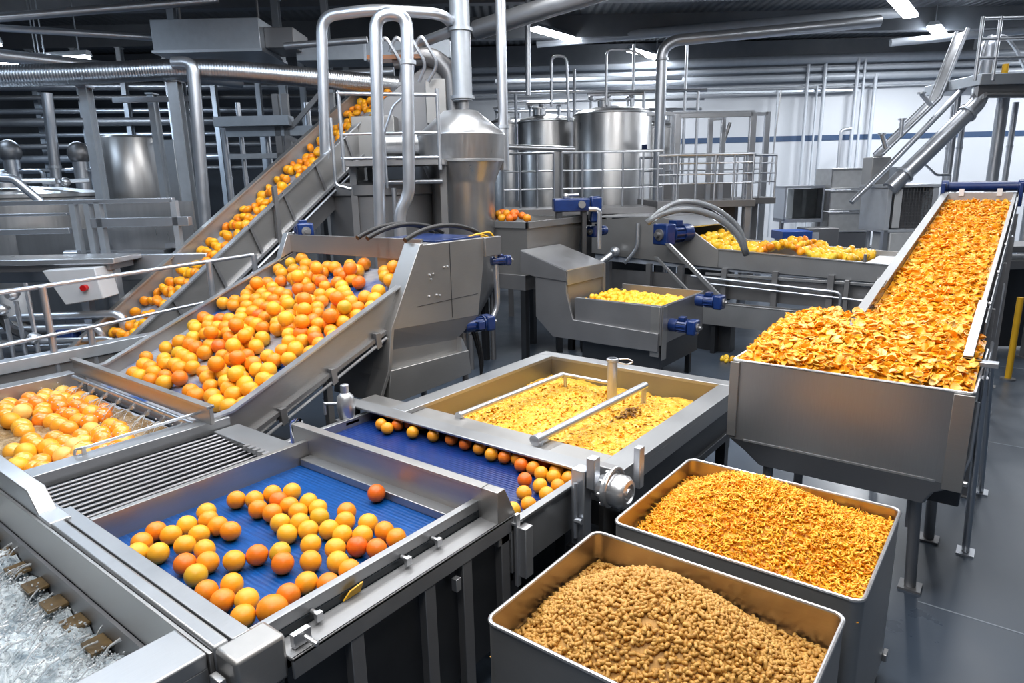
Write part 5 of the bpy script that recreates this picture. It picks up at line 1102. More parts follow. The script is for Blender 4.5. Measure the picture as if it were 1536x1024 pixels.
# ------------------------------------------------------------------ pipework on the white wall
for i, (z, r_) in enumerate(((5.72, 0.13), (5.45, 0.07), (5.22, 0.10), (4.98, 0.03))):
    pipe('wall_pipe', 'long horizontal pipe high on the white wall, %s from the top' % ORD[i], [(-1.4, 21.3, z), (16, 20.7, z + 0.05)], r_, PNT, 0, 14)
ct = bt('cable_tray', 'horizontal cable tray below the pipes high on the white wall', 'tray', (6, 20.9, 4.85))
K(MB().box(4.6, 10.4, 20.85, 21.0, 4.84, 4.90), 'tray_channel', GAL, ct)
for i, (L, z1, r_) in enumerate(((8.0, 4.9, 0.03), (8.85, 5.6, 0.045), (9.15, 5.0, 0.03), (9.35, 5.6, 0.055), (10.3, 5.75, 0.05), (10.5, 5.75, 0.04), (10.85, 5.3, 0.055))):
    pipe('wall_riser', 'vertical pipe on the white wall, %s from left' % ORD[i], [(L, 20.8, 0.6), (L, 20.8, z1)], r_, PNT, 0, 10, flanges=(((L, 20.8, z1 - 0.4), (0, 0, 1)),))
hp = bt('hanging_chain', 'thin hanging chain in front of the white wall right of the platform', 'chain', (7.7, 20, 3)); K(MB().tube([(7.78, 20.0, 4.8), (7.62, 20.0, 2.2)], 0.02, 6), 'links', STD, hp)
pipe('wall_spout', 'short upright pipe with a bent top before the white wall', [(9.35, 19.5, 2.0), (9.35, 19.5, 3.65), (9.62, 19.5, 3.68)], 0.045, STC, 0.08, 10)
# ------------------------------------------------------------------ cabinets and crates by the white wall
def crate_stack():
    for k in range(3):
        o = bt('wire_crate', 'grey steel crate, %s of the tall stack before the white wall' % ('topmost', 'middle', 'lowest')[k], 'crate', (7.6, 15.4, 0), 'stacked steel crates')
        z1 = 2.58 - 0.47 * k; z0 = z1 - 0.45
        K(MB().box(7.08, 7.95, 15.0, 15.03, z0, z1).box(7.93, 7.96, 15.0, 15.8, z0, z1).box(7.08, 7.11, 15.0, 15.8, z0, z1), 'side_panel', CRT, o, 0.004)
        K(MB().box(7.06, 7.98, 14.98, 15.02, z1 - 0.04, z1), 'top_bar', STB, o, 0.004); K(MB().box(7.06, 7.98, 14.98, 15.02, z0, z0 + 0.03), 'bottom_bar', STB, o, 0.004)
        K(MB().box(7.08, 7.96, 15.0, 15.8, z0, z0 + 0.02), 'base', STD, o)
crate_stack()
o = bt('crate_stand', 'dark steel stand carrying the tall stack of crates', 'stand', (7.6, 15.4, 0))
K(MB().box(7.06, 7.98, 15.0, 15.8, 0.72, 1.18), 'body', STD, o, 0.01)
for x in (7.12, 7.92): K(MB().box(x - 0.04, x + 0.04, 15.05, 15.15, 0, 0.72), 'leg', STD, o)
o = bt('pipe_rack', 'open frame rack with pipes right of the tall crate stack', 'rack', (8.2, 15.3, 0))
for x in (8.05, 8.6): K(MB().box(x - 0.03, x + 0.03, 15.2, 15.26, 0, 2.58), 'post', STC, o)
for z in (0.8, 1.25, 1.7, 2.1): K(MB().box(8.05, 8.6, 15.2, 15.7, z, z + 0.03), 'shelf', STD, o)
K(MB().box(8.05, 8.6, 15.2, 15.24, 2.2, 2.58), 'top_panel', GAL, o)
o = bt('glass_cabinet', 'framed cabinet with a pale glass front left of the crate stack', 'cabinet', (6.55, 15.2, 0))
K(MB().box(6.12, 7.0, 15.1, 15.7, 1.42, 1.5).box(6.12, 7.0, 15.1, 15.7, 2.17, 2.22).box(6.12, 6.16, 15.1, 15.7, 1.45, 2.2).box(6.96, 7.0, 15.1, 15.7, 1.45, 2.2), 'frame', STC, o)
K(MB().box(6.42, 6.95, 15.35, 15.7, 1.5, 2.15), 'inner_box', CRT, o); K(MB().box(6.16, 6.96, 15.11, 15.12, 1.5, 2.17), 'glass_pane', PLX, o)
for x in (6.15, 6.97): K(MB().box(x - 0.03, x + 0.03, 15.2, 15.3, 0, 1.45), 'leg', STD, o)
o = bt('control_cabinet', 'grey control cabinet with a white label panel below the glass cabinet', 'cabinet', (6.75, 14.6, 0))
K(MB().box(6.4, 7.05, 14.4, 15.0, 0.1, 1.33), 'casing', STD, o, 0.01); K(MB().box(6.42, 6.62, 14.385, 14.4, 0.7, 1.25), 'label_panel', CAB, o); K(MB().box(6.46, 6.56, 14.375, 14.386, 1.0, 1.1), 'warning_label', YEL, o)
o = bt('blue_top_machine', 'low machine with a bright blue top panel under the platform\'s right end', 'machine', (6.1, 14.4, 0))
K(MB().box(5.8, 6.35, 14.2, 14.8, 0.1, 0.95), 'casing', GAL, o, 0.01); K(MB().box(5.75, 6.38, 14.15, 14.8, 1.12, 1.3), 'blue_panel', flat('bright_blue_panel', (0.03, 0.10, 0.42), 0.35), o, 0.01); K(MB().box(5.8, 6.35, 14.3, 14.7, 0.95, 1.12), 'window', STD, o)
o = bt('cage_machine', 'steel machine with a mesh cage front behind the peel conveyor', 'machine', (7.1, 12.2, 0))
K(MB().box(6.68, 6.76, 12.0, 12.9, 1.45, 2.22).box(7.48, 7.58, 12.0, 12.9, 1.45, 2.22).box(6.64, 7.62, 11.98, 12.92, 2.2, 2.25).box(6.68, 7.58, 12.0, 12.9, 1.42, 1.47), 'frame', PNT, o, 0.004)
K(MB().box(6.78, 7.48, 12.3, 12.85, 1.47, 2.2), 'inner_box', STD, o)
g_ = MB()
for k in range(11): g_.box(6.95, 7.48, 12.0, 12.012, 1.52 + 0.06 * k, 1.528 + 0.06 * k)
for k in range(10): g_.box(6.97 + 0.055 * k, 6.978 + 0.055 * k, 12.0, 12.012, 1.5, 2.18)
K(g_, 'mesh_grille', STD, o); K(MB().box(6.80, 6.93, 11.98, 12.0, 1.5, 2.18), 'white_strip', CAB, o, 0.004)
K(MB().box(6.80, 7.50, 12.0, 12.6, 0.45, 1.42), 'lower_box', CRT, o, 0.02)
for x in (6.72, 7.54): K(MB().box(x - 0.04, x + 0.04, 12.0, 12.1, 0, 1.45), 'leg', STC, o)
o = bt('floor_machine', 'dark low machinery between the crate stack and the long conveyor', 'machine', (7.3, 13.6, 0))
K(MB().box(6.6, 7.9, 13.3, 14.0, 0.1, 0.75), 'body', STK, o, 0.02); K(MB().box(6.8, 7.3, 13.2, 13.7, 0.75, 0.85), 'tray', STC, o, 0.01); K(MB().tube([(7.4, 13.3, 0.8), (7.8, 13.3, 1.25), (8.1, 13.3, 1.3)], 0.04, 8, 0.1), 'hose', STC, o)
# ------------------------------------------------------------------ inclined tubes and the high landing on the right
pipe('inclined_tube', 'thick inclined tube rising to the high landing on the right', [(6.70, 12.0, 2.18), (8.22, 12.2, 3.64), (8.25, 12.3, 3.95)], 0.135, STC, 0.25, 24, flanges=(((6.95, 12.03, 2.42), (1, 0.1, 0.95)), ((8.0, 12.17, 3.43), (1, 0.1, 0.95))))
pipe('inclined_tube', 'slender second tube behind the thick inclined tube', [(6.2, 12.3, 1.95), (6.9, 12.4, 2.62), (8.3, 12.6, 4.05)], 0.05, STC, 0.1, 12)
o = bt('open_chute', 'bright open chute bending up steeply behind the thick tube', 'chute', (7.6, 12.8, 3.2))
K(MB().quad([(7.0, 12.9, 2.75), (7.0, 13.2, 2.75), (7.95, 13.2, 3.72), (7.95, 12.9, 3.72)], 0.03).quad([(7.95, 12.9, 3.72), (7.95, 13.2, 3.72), (8.3, 13.2, 4.9), (8.3, 12.9, 4.9)], 0.03), 'channel', STB, o)
K(MB().tube([(7.0, 12.9, 2.8), (7.95, 12.9, 3.78), (8.3, 12.9, 4.95)], 0.035, 10).tube([(7.0, 13.2, 2.8), (7.95, 13.2, 3.78), (8.3, 13.2, 4.95)], 0.035, 10), 'edge_tube', STC, o)
for a_, b_ in (((7.05, 12.9, 2.9), (6.95, 12.9, 3.15)), ((7.3, 12.9, 3.1), (7.3, 12.9, 3.4)), ((7.8, 12.9, 3.65), (7.6, 12.9, 3.85))): K(MB().cyl(a_, b_, 0.04, 10).cyl(b_, Vector(b_) + Vector((0, 0, 0.03)), 0.07, 12), 'branch', STC, o)
K(MB().box(6.85, 7.2, 12.95, 13.3, 2.2, 2.75), 'end_box', ST, o, 0.01); K(MB().cyl((7.0, 13.1, 0), (7.0, 13.1, 2.2), 0.04, 8), 'leg', STC, o)
o = bt('high_landing', 'railed landing high at the right frame edge', 'platform', (8.9, 12.2, 0))
K(MB().box(8.05, 10.2, 12.0, 13.6, 3.88, 4.06), 'deck', GAL, o, 0.01); K(MB().box(8.1, 10.2, 12.1, 12.2, 3.70, 3.88).tube([(8.2, 12.05, 3.72), (10.2, 12.05, 3.68)], 0.05, 8), 'under_beam', STD, o)
for x in (7.95, 8.25, 8.95, 9.7): K(MB().cyl((x, 12.0, 3.95), (x, 12.0, 4.95), 0.03, 10), 'post', STC, o)
for z in (4.92, 4.6, 4.3): K(MB().tube([(7.95, 12.0, z), (10.2, 12.0, z)], 0.026, 8), 'rail', STC, o)
K(MB().lathe([(0.12, 4.06), (0.14, 4.3), (0.14, 4.6), (0.08, 4.75), (0.02, 4.8)], (8.6, 12.7, 0), 18), 'pump', STC, o); K(MB().cyl((8.72, 12.4, 4.08), (8.72, 12.4, 4.26), 0.05, 10), 'yellow_valve', YEL, o)
K(MB().tube([(8.3, 12.5, 4.1), (8.4, 12.5, 4.7), (8.7, 12.5, 4.75), (8.95, 12.5, 4.5), (9.2, 12.5, 4.1)], 0.03, 8, 0.1), 'hose', STC, o)
for x, r_ in ((8.28, 0.05), (9.12, 0.10), (9.9, 0.08)): K(MB().cyl((x, 12.9, 0), (x, 12.9, 3.9), r_, 16), 'column_leg', STC, o)
for i, (L, F, r_) in enumerate(((8.55, 13.4, 0.055), (8.75, 13.4, 0.05), (9.58, 13.2, 0.05))):
    pipe('upright_pipe', 'upright pipe below the high landing, %s from left' % ORD[i], [(L, F, 0.3), (L, F, 3.7)], r_, STC, 0, 12, flanges=(((L, F, 2.9), (0, 0, 1)),))
pipe('crooked_pipe', 'thin crooked pipe right of the thick inclined tube', [(7.5, 12.4, 2.6), (7.75, 12.4, 2.4), (8.0, 12.4, 2.4), (8.0, 12.4, 1.6)], 0.022, STC, 0.04, 8)
o = bt('equipment_rack', 'dark equipment rack on the floor right of the peel conveyor', 'rack', (6.6, 8.6, 0))
K(MB().box(6.35, 7.4, 8.6, 9.3, 1.2, 1.32).box(6.35, 7.4, 8.6, 9.3, 1.42, 1.5), 'shelf', STD, o, 0.01); K(MB().box(6.5, 7.4, 8.9, 9.3, 0.1, 1.2), 'body', STK, o)
for x in (6.42, 6.9): K(MB().box(x - 0.04, x + 0.04, 8.62, 8.7, 0, 1.2).box(x - 0.07, x + 0.07, 8.58, 8.74, 0, 0.02), 'leg', STD, o)
o = bt('yellow_post', 'yellow post at the right frame edge', 'post', (6.0, 7.6, 0)); K(MB().cyl((5.98, 7.7, 0), (5.98, 7.7, 1.0), 0.035, 12), 'pole', YEL, o); K(MB().cyl((5.98, 7.7, 0), (5.98, 7.7, 0.02), 0.08, 14), 'foot', STD, o)
# ------------------------------------------------------------------ left bay: ducts, columns, vats, racks
o = bt('spiral_duct', 'thick ribbed spiral duct running across the left bay', 'duct', (-4, 9, 3.8))
path = fillet([(-7.6, 7.9, 3.70), (-5.25, 8.7, 3.83), (-3.9, 9.0, 3.92), (-2.9, 9.3, 3.86), (-1.2, 9.9, 3.74)], 0.6, 8)
fine = []
for i in range(len(path) - 1):
    n_ = max(1, int((path[i + 1] - path[i]).length / 0.010))
    fine += [path[i].lerp(path[i + 1], k / n_) for k in range(n_)]
rings = []
for i, q_ in enumerate(fine):
    d_ = (fine[min(i + 1, len(fine) - 1)] - fine[max(i - 1, 0)]).normalized(); s1 = d_.cross(Vector((0, 0, 1))).normalized(); s2 = s1.cross(d_)
    r_ = 0.125 + (0.0035 if i % 3 == 0 else 0.0)
    rings.append([q_ + (s1 * math.cos(2 * PI * k / 20) + s2 * math.sin(2 * PI * k / 20)) * r_ for k in range(20)])
K(MB().loft(rings), 'duct_wall', SPI, o, smooth=60)
pipe('down_pipe', 'pale pipe dropping from the bend of the spiral duct', [(-4.1, 8.8, 3.95), (-3.86, 8.8, 3.95), (-3.97, 8.8, 1.6)], 0.075, STC, 0.15, 16)
def column(L, F, w, z1, label):
    o_ = bt('steel_upright', label, 'column', (L, F, 0))
    K(MB().box(L - w, L + w, F, F + 0.015, 0, z1).box(L - w, L + w, F + 0.13, F + 0.145, 0, z1).box(L - 0.01, L + 0.01, F + 0.015, F + 0.13, 0, z1), 'web', GAL, o_)
    K(MB().box(L - w * 1.6, L + w * 1.6, F - 0.05, F + 0.2, 0, 0.02), 'base_plate', GAL, o_); K(MB().box(L - w * 1.3, L + w * 1.3, F - 0.02, F + 0.17, z1, z1 + 0.02), 'cap_plate', GAL, o_)
column(-4.22, 8.95, 0.066, 3.76, 'wide grey steel column under the bend of the spiral duct')
column(-5.3, 8.85, 0.05, 3.7, 'grey steel column left of the small round tank')
column(-4.85, 9.6, 0.04, 3.7, 'pale slim column in front of the small round tank')
column(-6.0, 13.0, 0.06, 5.6, 'dark column far back in the left bay, first from left')
column(-4.0, 12.6, 0.06, 5.6, 'dark column far back in the left bay, second from left')
column(-3.1, 12.4, 0.05, 5.6, 'dark column far back in the left bay, nearest the elevator')
o = bt('cross_beam', 'pale horizontal bar between the slim columns under the spiral duct', 'beam', (-4.9, 9.4, 3.6)); K(MB().box(-5.25, -4.2, 9.4, 9.48, 3.58, 3.64), 'bar', STC, o)
pipe('vent_stack', 'pale vertical stack pipe far left below the spiral duct', [(-6.85, 10.4, 2.3), (-6.75, 10.4, 3.85)], 0.075, STC, 0, 16, flanges=(((-6.82, 10.4, 2.8), (0, 0, 1)),))
o = bt('small_tank', 'small round tank between the columns of the left bay', 'tank', (-6.0, 11, 0))
K(MB().lathe([(0.44, 2.02), (0.46, 2.3), (0.46, 3.22), (0.44, 3.25), (0.1, 3.28)], (-6.02, 11.0, 0), 48), 'shell', STT, o); K(MB().lathe([(0.12, 1.6), (0.44, 2.02)], (-6.02, 11, 0), 32), 'bottom_cone', STD, o)
for a in (40, 140, 220, 320): K(MB().cyl((-6.02 + 0.4 * math.cos(math.radians(a)), 11 + 0.4 * math.sin(math.radians(a)), 0), (-6.02 + 0.4 * math.cos(math.radians(a)), 11 + 0.4 * math.sin(math.radians(a)), 2.2), 0.035, 8), 'leg', STD, o)
K(MB().box(-5.56, -5.28, 11.0, 11.4, 1.9, 3.2), 'side_box', GAL, o, 0.01)
o = bt('open_vat', 'wide round vat with fittings at the far left edge', 'tank', (-6.6, 8.9, 0))
K(MB().lathe([(1.02, 0.3), (1.02, 2.36), (1.06, 2.38), (1.06, 2.42), (0.98, 2.44), (0.5, 2.5), (0.14, 2.52)], (-6.6, 9.2, 0), 64), 'shell', STT, o)
K(MB().lathe([(0.13, 2.5), (0.13, 2.56), (0.09, 2.58), (0.06, 2.68), (0.03, 2.7)], (-6.3, 8.6, 0), 20), 'lid_fitting', STB, o)
K(MB().tube([(-6.1, 9.0, 2.56), (-5.6, 9.2, 2.58)], 0.03, 8).tube([(-6.9, 8.7, 2.58), (-5.75, 8.75, 2.58)], 0.03, 8).ball((-5.8, 9.0, 2.56), 0.06), 'pipework', STB, o)
K(MB().tube([(-7.6, 8.0, 2.70), (-5.75, 8.0, 2.60), (-5.55, 8.1, 2.33)], 0.05, 10, 0.05), 'rim_pipe', STC, o)
for a in (200, 250, 300): K(MB().cyl((-6.6 + 0.9 * math.cos(math.radians(a)), 9.2 + 0.9 * math.sin(math.radians(a)), 0), (-6.6 + 0.9 * math.cos(math.radians(a)), 9.2 + 0.9 * math.sin(math.radians(a)), 0.35), 0.05, 8), 'leg', STD, o)
for i, (L, F, z) in enumerate(((-7.6, 10.6, 3.05), (-6.55, 10.6, 3.0))):
    o = bt('pump_head', 'dark rounded pump head far left behind the vat, %s from left' % ORD[i], 'pump', (L, F, 0))
    K(MB().ball((L, F, z), 0.16, 16, 10, (1, 1, 1.1)), 'dome', STD, o); K(MB().cyl((L, F, 2.2), (L, F, z), 0.11, 16), 'body', STC, o); K(MB().cyl((L, F, 0), (L, F, 2.2), 0.06, 10), 'stand', STD, o)
    K(MB().tube([(L - 0.25, F, 2.75), (L + 0.45, F, 2.75), (L + 0.45, F, 2.2)], 0.035, 8, 0.06), 'pipe', STC, o)
fr = bt('rail_frame', 'steel frame of horizontal rails in front of the left vat', 'frame', (-4.9, 7.6, 0))
K(MB().box(-6.2, -3.75, 7.6, 7.68, 2.30, 2.35).box(-4.7, -3.6, 7.6, 7.7, 2.04, 2.14).box(-6.2, -4.95, 7.6, 7.66, 2.18, 2.21).box(-6.2, -4.95, 7.6, 7.68, 1.98, 2.04), 'rail', STC, fr, 0.004)
for x in (-4.88, -4.72, -4.60, -3.75): K(MB().box(x - 0.03, x + 0.03, 7.6, 7.68, 0.3, 2.32), 'post', GAL, fr)
K(MB().box(-4.7, -3.7, 7.95, 8.0, 1.2, 2.3), 'screen_panel', STT, fr); K(MB().tube([(-6.2, 7.6, 1.62), (-4.95, 7.6, 1.72)], 0.025, 8), 'hand_pipe', STC, fr)
K(MB().cyl((-5.0, 7.55, 1.75), (-4.85, 7.55, 1.75), 0.05, 10).cyl((-4.72, 7.55, 1.62), (-4.6, 7.55, 1.62), 0.06, 10), 'clamp', STC, fr); K(MB().box(-6.0, -4.8, 8.2, 8.25, 0.8, 2.0), 'back_panel', STT, fr)
K(MB().box(-5.0, -4.0, 7.75, 7.95, 1.70, 1.76).box(-4.0, -3.5, 7.8, 8.1, 1.78, 1.83), 'ledge', STC, fr)
o = bt('bench_conveyor', 'pale flat topped conveyor bench behind the left railing', 'conveyor', (-4.8, 7.0, 0))
K(MB().box(-6.0, -4.12, 6.95, 7.5, 1.70, 1.76), 'belt_top', STB, o, 0.01); K(MB().box(-5.9, -3.4, 7.5, 7.6, 1.45, 1.74), 'side_panel', STC, o, 0.01); K(MB().box(-5.9, -4.2, 7.0, 7.45, 1.63, 1.70), 'frame', STD, o)
for x in (-5.6, -4.25): K(MB().box(x - 0.04, x + 0.04, 7.1, 7.2, 0, 1.65), 'leg', STC, o)
o = bt('control_box', 'white control box with a red stop button behind the left railing', 'control box', (-4.5, 6.95, 0))
K(MB().prism([(-4.78, 1.66), (-4.24, 1.68), (-4.20, 1.36), (-4.60, 1.30)], 'y', 6.80, 7.1), 'casing', CAB, o, 0.01); K(MB().cyl((-4.36, 6.80, 1.48), (-4.36, 6.75, 1.48), 0.032, 16), 'stop_button', RED, o)
K(MB().box(-4.5, -4.42, 6.9, 7.0, 0, 1.34), 'stand', STC, o)
o = bt('pipe_manifold', 'tangle of steel process pipes and valves behind the left railing', 'manifold', (-5.2, 6.9, 0))
for k in range(6):
    z = 0.60 + 0.11 * k; K(MB().tube([(-6.0, 6.7 + 0.1 * (k % 3), z), (-4.3 + 0.2 * (k % 2), 6.7 + 0.1 * (k % 3), z + 0.03), (-4.2 + 0.2 * (k % 2), 6.9, 0.3)], 0.03 + 0.008 * (k % 3), 10, 0.1), 'pipe', STC, o)
for k in range(9):
    x = -5.9 + 0.13 * k; K(MB().cyl((x, 6.65, 0.2), (x, 6.65, 1.2 + 0.18 * (k % 3)), 0.022, 8), 'riser', STC, o)
    K(MB().ball((x, 6.62, 1.0 + 0.15 * (k % 4)), 0.06, 10, 8).cyl((x, 6.55, 1.0 + 0.15 * (k % 4)), (x, 6.7, 1.0 + 0.15 * (k % 4)), 0.03, 8), 'valve', STB, o)
K(MB().box(-6.0, -4.0, 6.6, 7.2, 0.15, 0.25), 'skid', STD, o); K(MB().box(-4.72, -4.55, 6.75, 6.9, 0.95, 1.05), 'blue_actuator', BLUE, o, 0.01)
K(MB().tube([(-5.4, 6.7, 1.55), (-5.15, 6.7, 1.1), (-4.9, 6.7, 0.95)], 0.05, 8), 'dark_arm', STK, o)
K(MB().cyl((-5.25, 7.0, 0.9), (-5.25, 7.0, 1.45), 0.14, 20), 'filter_body', CAB, o)
o = bt('drum_table', 'steel bench with white covered round drums behind the left railing', 'bench', (-4.5, 6.4, 0))
K(MB().box(-5.6, -3.7, 6.0, 6.5, 0.72, 0.78), 'top', STC, o)
for k in range(4): K(MB().cyl((-4.7 + 0.3 * k, 6.25, 0.78), (-4.7 + 0.3 * k, 6.25, 0.84), 0.12, 18), 'drum_lid', CAB, o)
for x in (-5.4, -3.9): K(MB().box(x - 0.04, x + 0.04, 6.2, 6.28, 0, 0.72), 'leg', STD, o)
# the railing beside the wash trough (machine axes)
o = thing('guard_railing', 'steel guard railing between the wash trough and the elevator', 'railing', (-6.5, 2.7, 0))
MB().tube([(-6.5, 1.2, 1.64), (-6.5, 1.97, 1.675), (-6.5, 3.94, 1.75)], 0.02, 10).build('top_rail', STC, o)
MB().tube([(-6.42, 1.2, 1.24), (-6.42, 2.3, 1.285), (-6.42, 3.6, 1.36)], 0.016, 10).build('mid_rail', STC, o)
for y, z in ((1.45, 1.65), (1.97, 1.675), (2.27, 1.28), (3.42, 1.73), (3.92, 1.75)): MB().cyl((-6.46, y, 0), (-6.46, y, z), 0.028, 12).build('post', STC, o)
MB().box(-6.55, -6.42, 0.9, 3.0, 1.02, 1.12).build('curb_beam', GAL, o, 0.006)
MB().box(-6.52, -6.44, 0.9, 3.0, 0.3, 1.02).build('curb_panel', STD, o)
# pipe racks across the dark wall
for i in range(9):
    z = 2.9 + 0.26 * i; r_ = (0.05, 0.09, 0.06)[i % 3]
    pipe('rack_pipe', 'long dark horizontal pipe across the left rear wall, %s from below' % ORD[i], [(-13.5, 15.2 + 0.25 * (i % 2), z), (-3.2, 16.6 + 0.25 * (i % 2), z)], r_, STC if i % 2 else STD, 0, 12)
for i in range(8):
    L = -10.6 + 1.0 * i; column(L, 15.9, 0.05, 5.5, 'thin dark rack column at the left rear wall, %s from left' % ORD[i])
for i in range(6):
    L = -5.15 + 0.36 * i; pipe('rear_riser', 'slim upright pipe behind the spiral duct, %s from left' % ORD[i], [(L, 11.6 + 0.2 * (i % 2), 0.5), (L, 11.6 + 0.2 * (i % 2), 3.3 + 0.25 * (i % 3))], 0.04 + 0.012 * (i % 2), STC, 0, 10, flanges=(((L, 11.6 + 0.2 * (i % 2), 2.6), (0, 0, 1)),))
o = bt('braced_scaffold', 'dark braced steel frame behind the elevator', 'frame', (-3.4, 11.4, 0))
K(MB().box(-4.6, -1.9, 11.4, 11.5, 3.25, 3.4).box(-4.6, -1.9, 11.4, 11.5, 2.9, 2.98).box(-4.6, -1.9, 11.4, 11.5, 2.2, 2.28), 'beam', GAL, o)
for x in (-3.75, -3.6, -2.85, -2.4, -2.1): K(MB().box(x - 0.05, x + 0.05, 11.4, 11.5, 0, 3.9), 'post', STD, o)
K(MB().quad([(-3.6, 11.38, 3.35), (-3.5, 11.38, 3.35), (-2.9, 11.38, 3.95), (-3.0, 11.38, 3.95)], 0.05).quad([(-3.6, 11.38, 3.2), (-3.55, 11.38, 3.25), (-2.55, 11.38, 2.75), (-2.6, 11.38, 2.7)], 0.05), 'brace', STD, o)
K(MB().box(-4.5, -2.0, 12.0, 12.05, 0.6, 2.2), 'rear_panel', CAB, o); K(MB().box(-4.7, -3.5, 11.2, 11.5, 3.4, 3.55), 'cable_box', GAL, o)
# roof ducts
o = bt('box_duct', 'large rectangular sheet metal duct under the roof, upper left', 'duct', (-4.5, 11.2, 4.7))
K(MB().box(-5.4, -3.75, 11.0, 12.2, 4.50, 4.95), 'duct_body', GAL, o, 0.01); K(MB().box(-5.42, -3.73, 10.98, 12.2, 4.47, 4.51), 'lower_flange', STC, o); K(MB().box(-3.75, -3.3, 11.2, 12.0, 4.55, 4.85), 'side_branch', STD, o, 0.01)
for x in (-5.2, -3.95): K(MB().cyl((x, 11.6, 4.9), (x, 11.6, 6.3), 0.02, 6), 'hanger', STD, o)
o = bt('flat_duct', 'wide flat duct running right behind the tower top', 'duct', (-2.2, 11.8, 4.6)); K(MB().box(-3.4, -0.9, 11.6, 12.3, 4.42, 4.70), 'duct_body', GAL, o, 0.01); K(MB().box(-2.3, -2.26, 11.58, 12.32, 4.40, 4.72), 'joint', STC, o)
for i, (a_, b_, r_) in enumerate((((-6.95, 9.6, 4.68), (-4.4, 11.2, 5.25), 0.06), ((-7.4, 10.2, 4.72), (-3.4, 12.6, 4.80), 0.05), ((-7.8, 9.5, 4.35), (-4.7, 12.6, 4.25), 0.09), ((-3.2, 10.4, 4.42), (-2.0, 10.4, 4.48), 0.05), ((-3.0, 10.8, 4.05), (-1.7, 10.8, 4.1), 0.07))):
    pipe('roof_pipe', 'straight pipe under the roof of the left bay, %s from left' % ORD[i], [a_, b_], r_, STC, 0, 12)
for i, (a_, b_, r_) in enumerate((((0.8, 18.2, 5.85), (9.0, 16.4, 6.0), 0.12), ((-0.3, 18.6, 5.0), (4.6, 18.6, 5.0), 0.06), ((9.4, 17.5, 5.55), (13.5, 17.0, 5.75), 0.09))):
    pipe('roof_pipe', 'straight pipe under the roof above the white wall, %s along' % ORD[i], [a_, b_], r_, PNT, 0, 14)
# ------------------------------------------------------------------ lamps of the hall, with added fill lamps
def tube_lamp(loc, length, label, power, frame=ID, rot=0, w=0.16, group='ceiling tube lamps', col=(0.93, 0.965, 1.0)):
    o = thing('tube_lamp', label, 'lamp', loc, frame, group); X = T(*loc) @ RZ(rot)
    MB(X).prism([(-w, 0.0), (w, 0.0), (w * 0.55, 0.09), (-w * 0.55, 0.09)], 'y', -length / 2, length / 2).build('lamp_housing', GAL, o, frame=frame)
    MB(X).box(-w * 0.85, w * 0.85, -length / 2 + 0.03, length / 2 - 0.03, -0.05, -0.002).build('diffuser', LAMP if w < 0.3 else LAMPW, o, frame=frame)
    for y in (-length * 0.35, length * 0.35): MB(X).cyl((0, y, 0.09), (0, y, 6.35 - loc[2]), 0.012, 6).build('hanger', GAL, o, frame=frame)
    if power:
        l = bpy.data.lights.new('tube_light', 'AREA'); l.shape = 'RECTANGLE'; l.size = w * 1.7; l.size_y = length; l.energy = power; l.color = col
        lo = bpy.data.objects.new('tube_light', l); C.objects.link(lo); lo.parent = o
        lo.matrix_local = RZ(rot) @ T(0, 0, -0.06)
    return o
tube_lamp((-9.60, 14.34, 5.86), 1.9, 'bright ceiling tube lamp above the round tanks, nearer the camera', 170)
tube_lamp((-9.20, 18.3, 5.86), 1.9, 'ceiling tube lamp above the round tanks, further back beside the tall bent pipe', 190)
tube_lamp((-2.72, 17.2, 5.86), 2.2, 'ceiling tube lamp cut by the top right frame edge', 330)
tube_lamp((-2.45, 20.7, 5.86), 1.8, 'short ceiling tube lamp before the white wall, top right', 330)
for i, (L, F, z) in enumerate(((-9.7, 13.0, 5.05), (-8.85, 13.0, 4.76), (-8.25, 13.2, 4.84), (-8.5, 12.6, 4.52))):
    tube_lamp((L, F, z), 1.3, 'ceiling tube lamp in the dark left bay, %s from the camera' % ORD[i], 55, BG, 80, w=0.09, col=(0.6, 0.78, 1.0))
for i, (x, y) in enumerate(((-4.6, 0.2), (-4.6, 3.4), (-2.6, 1.4), (-2.4, 4.6), (-0.3, 0.0), (-0.2, 3.0), (0.3, 6.2), (-5.6, 6.6), (-3.2, 8.2))):
    tube_lamp((x, y, 5.1 if y < 6 else 5.8), 2.2, 'wide ceiling lamp above the front machines, above the photo\'s edge, %s in turn' % ORD[i], 88, w=0.5, col=(1.0, 0.98, 0.95))  # unseen lamps assumed overhead, placed to light the front machines
for i, (L, F, z) in enumerate(((-7.5, 6.0, 5.2), (-4.2, 5.6, 5.2), (-8.6, 9.3, 5.75), (-1.6, 6.6, 5.6))):
    tube_lamp((L, F, z), 2.2, 'wide cool ceiling lamp above the left bay, above the photo\'s edge, %s in turn' % ORD[i], 50, BG, 90, w=0.5, col=(0.58, 0.78, 1.0))  # unseen cool lamps added to brighten the left bay
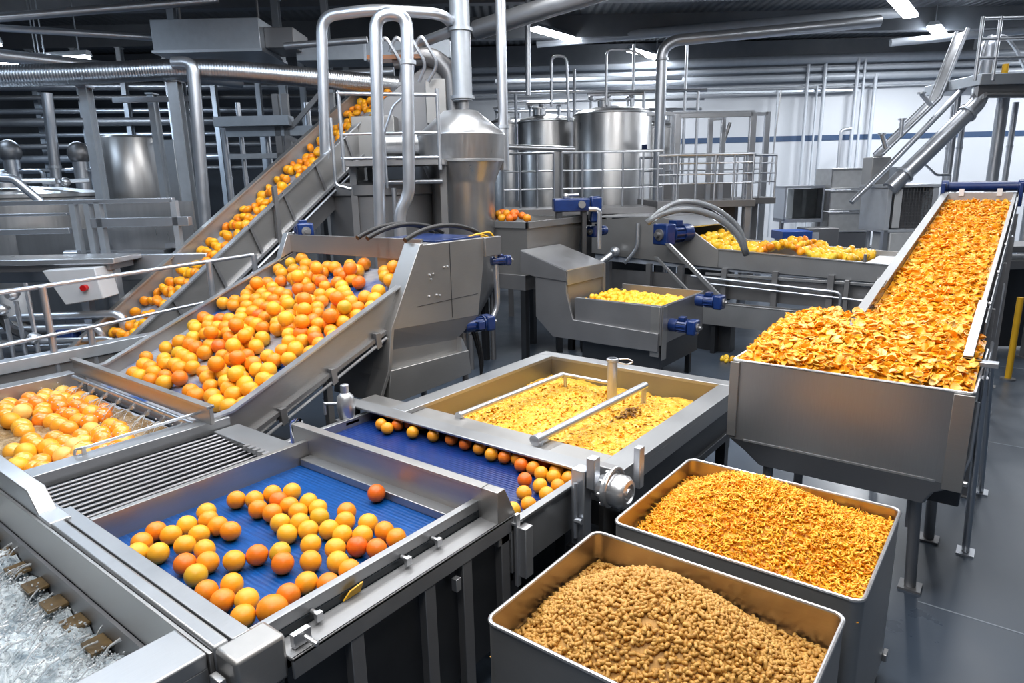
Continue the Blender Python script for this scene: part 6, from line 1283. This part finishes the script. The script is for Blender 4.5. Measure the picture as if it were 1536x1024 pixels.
for i, (L, F, z) in enumerate(((3.2, 7.6, 5.6), (6.6, 9.0, 5.8), (8.5, 12.0, 6.15))):
    tube_lamp((L, F, z), 2.2, 'wide ceiling lamp over the middle hopper side, above the photo\'s edge, %s in turn' % ORD[i], 60, BG, 90, w=0.5, col=(0.95, 0.975, 1.0))  # unseen lamps added to light the crates, middle hopper and platform front
for i, (L, F) in enumerate(((16.2, 18.0), (15.5, 14.0), (16.6, 16.0))):
    tube_lamp((L, F, 6.1), 2.4, 'added unseen tube lamp beyond the right frame edge before the white wall, %s along' % ORD[i], 260, BG)  # unseen lamps put outside the view to add light on the white wall side

wd = bpy.data.worlds.new('hall_ambience'); bpy.context.scene.world = wd; wd.use_nodes = True
wb = wd.node_tree.nodes['Background']; wb.inputs[0].default_value = (0.55, 0.62, 0.72, 1); wb.inputs[1].default_value = 0.19

# ------------------------------------------------------------------ camera
cam = bpy.data.cameras.new('camera'); cam.sensor_width = 36.0; cam.lens = 36.0 * 1000.0 / 1536.0; cam.clip_start = 0.05; cam.clip_end = 100
co = bpy.data.objects.new('camera', cam); C.objects.link(co)
pitch, roll = math.radians(13.5), math.radians(1.216)
hd = Vector((-math.sin(YAW), math.cos(YAW), 0)); rt = Vector((math.cos(YAW), math.sin(YAW), 0)); zz = Vector((0, 0, 1))
fw = hd * math.cos(pitch) - zz * math.sin(pitch); up = hd * math.sin(pitch) + zz * math.cos(pitch)
rr = rt * math.cos(roll) - up * math.sin(roll); uu = rt * math.sin(roll) + up * math.cos(roll)
co.matrix_world = Matrix(((rr.x, uu.x, -fw.x, 0), (rr.y, uu.y, -fw.y, 0), (rr.z, uu.z, -fw.z, 2.45), (0, 0, 0, 1)))
sc = bpy.context.scene; sc.camera = co
sc.view_settings.view_transform = 'Standard'; sc.view_settings.look = 'None'; sc.view_settings.gamma = 1.0
sc.view_settings.use_curve_mapping = False; sc.view_settings.exposure = -0.08
sc.cycles.use_denoising = True
sc.cycles.max_bounces = 8; sc.cycles.diffuse_bounces = 3; sc.cycles.glossy_bounces = 4; sc.cycles.transmission_bounces = 6
sc.cycles.sample_clamp_indirect = 6.0; sc.cycles.caustics_reflective = False; sc.cycles.caustics_refractive = False
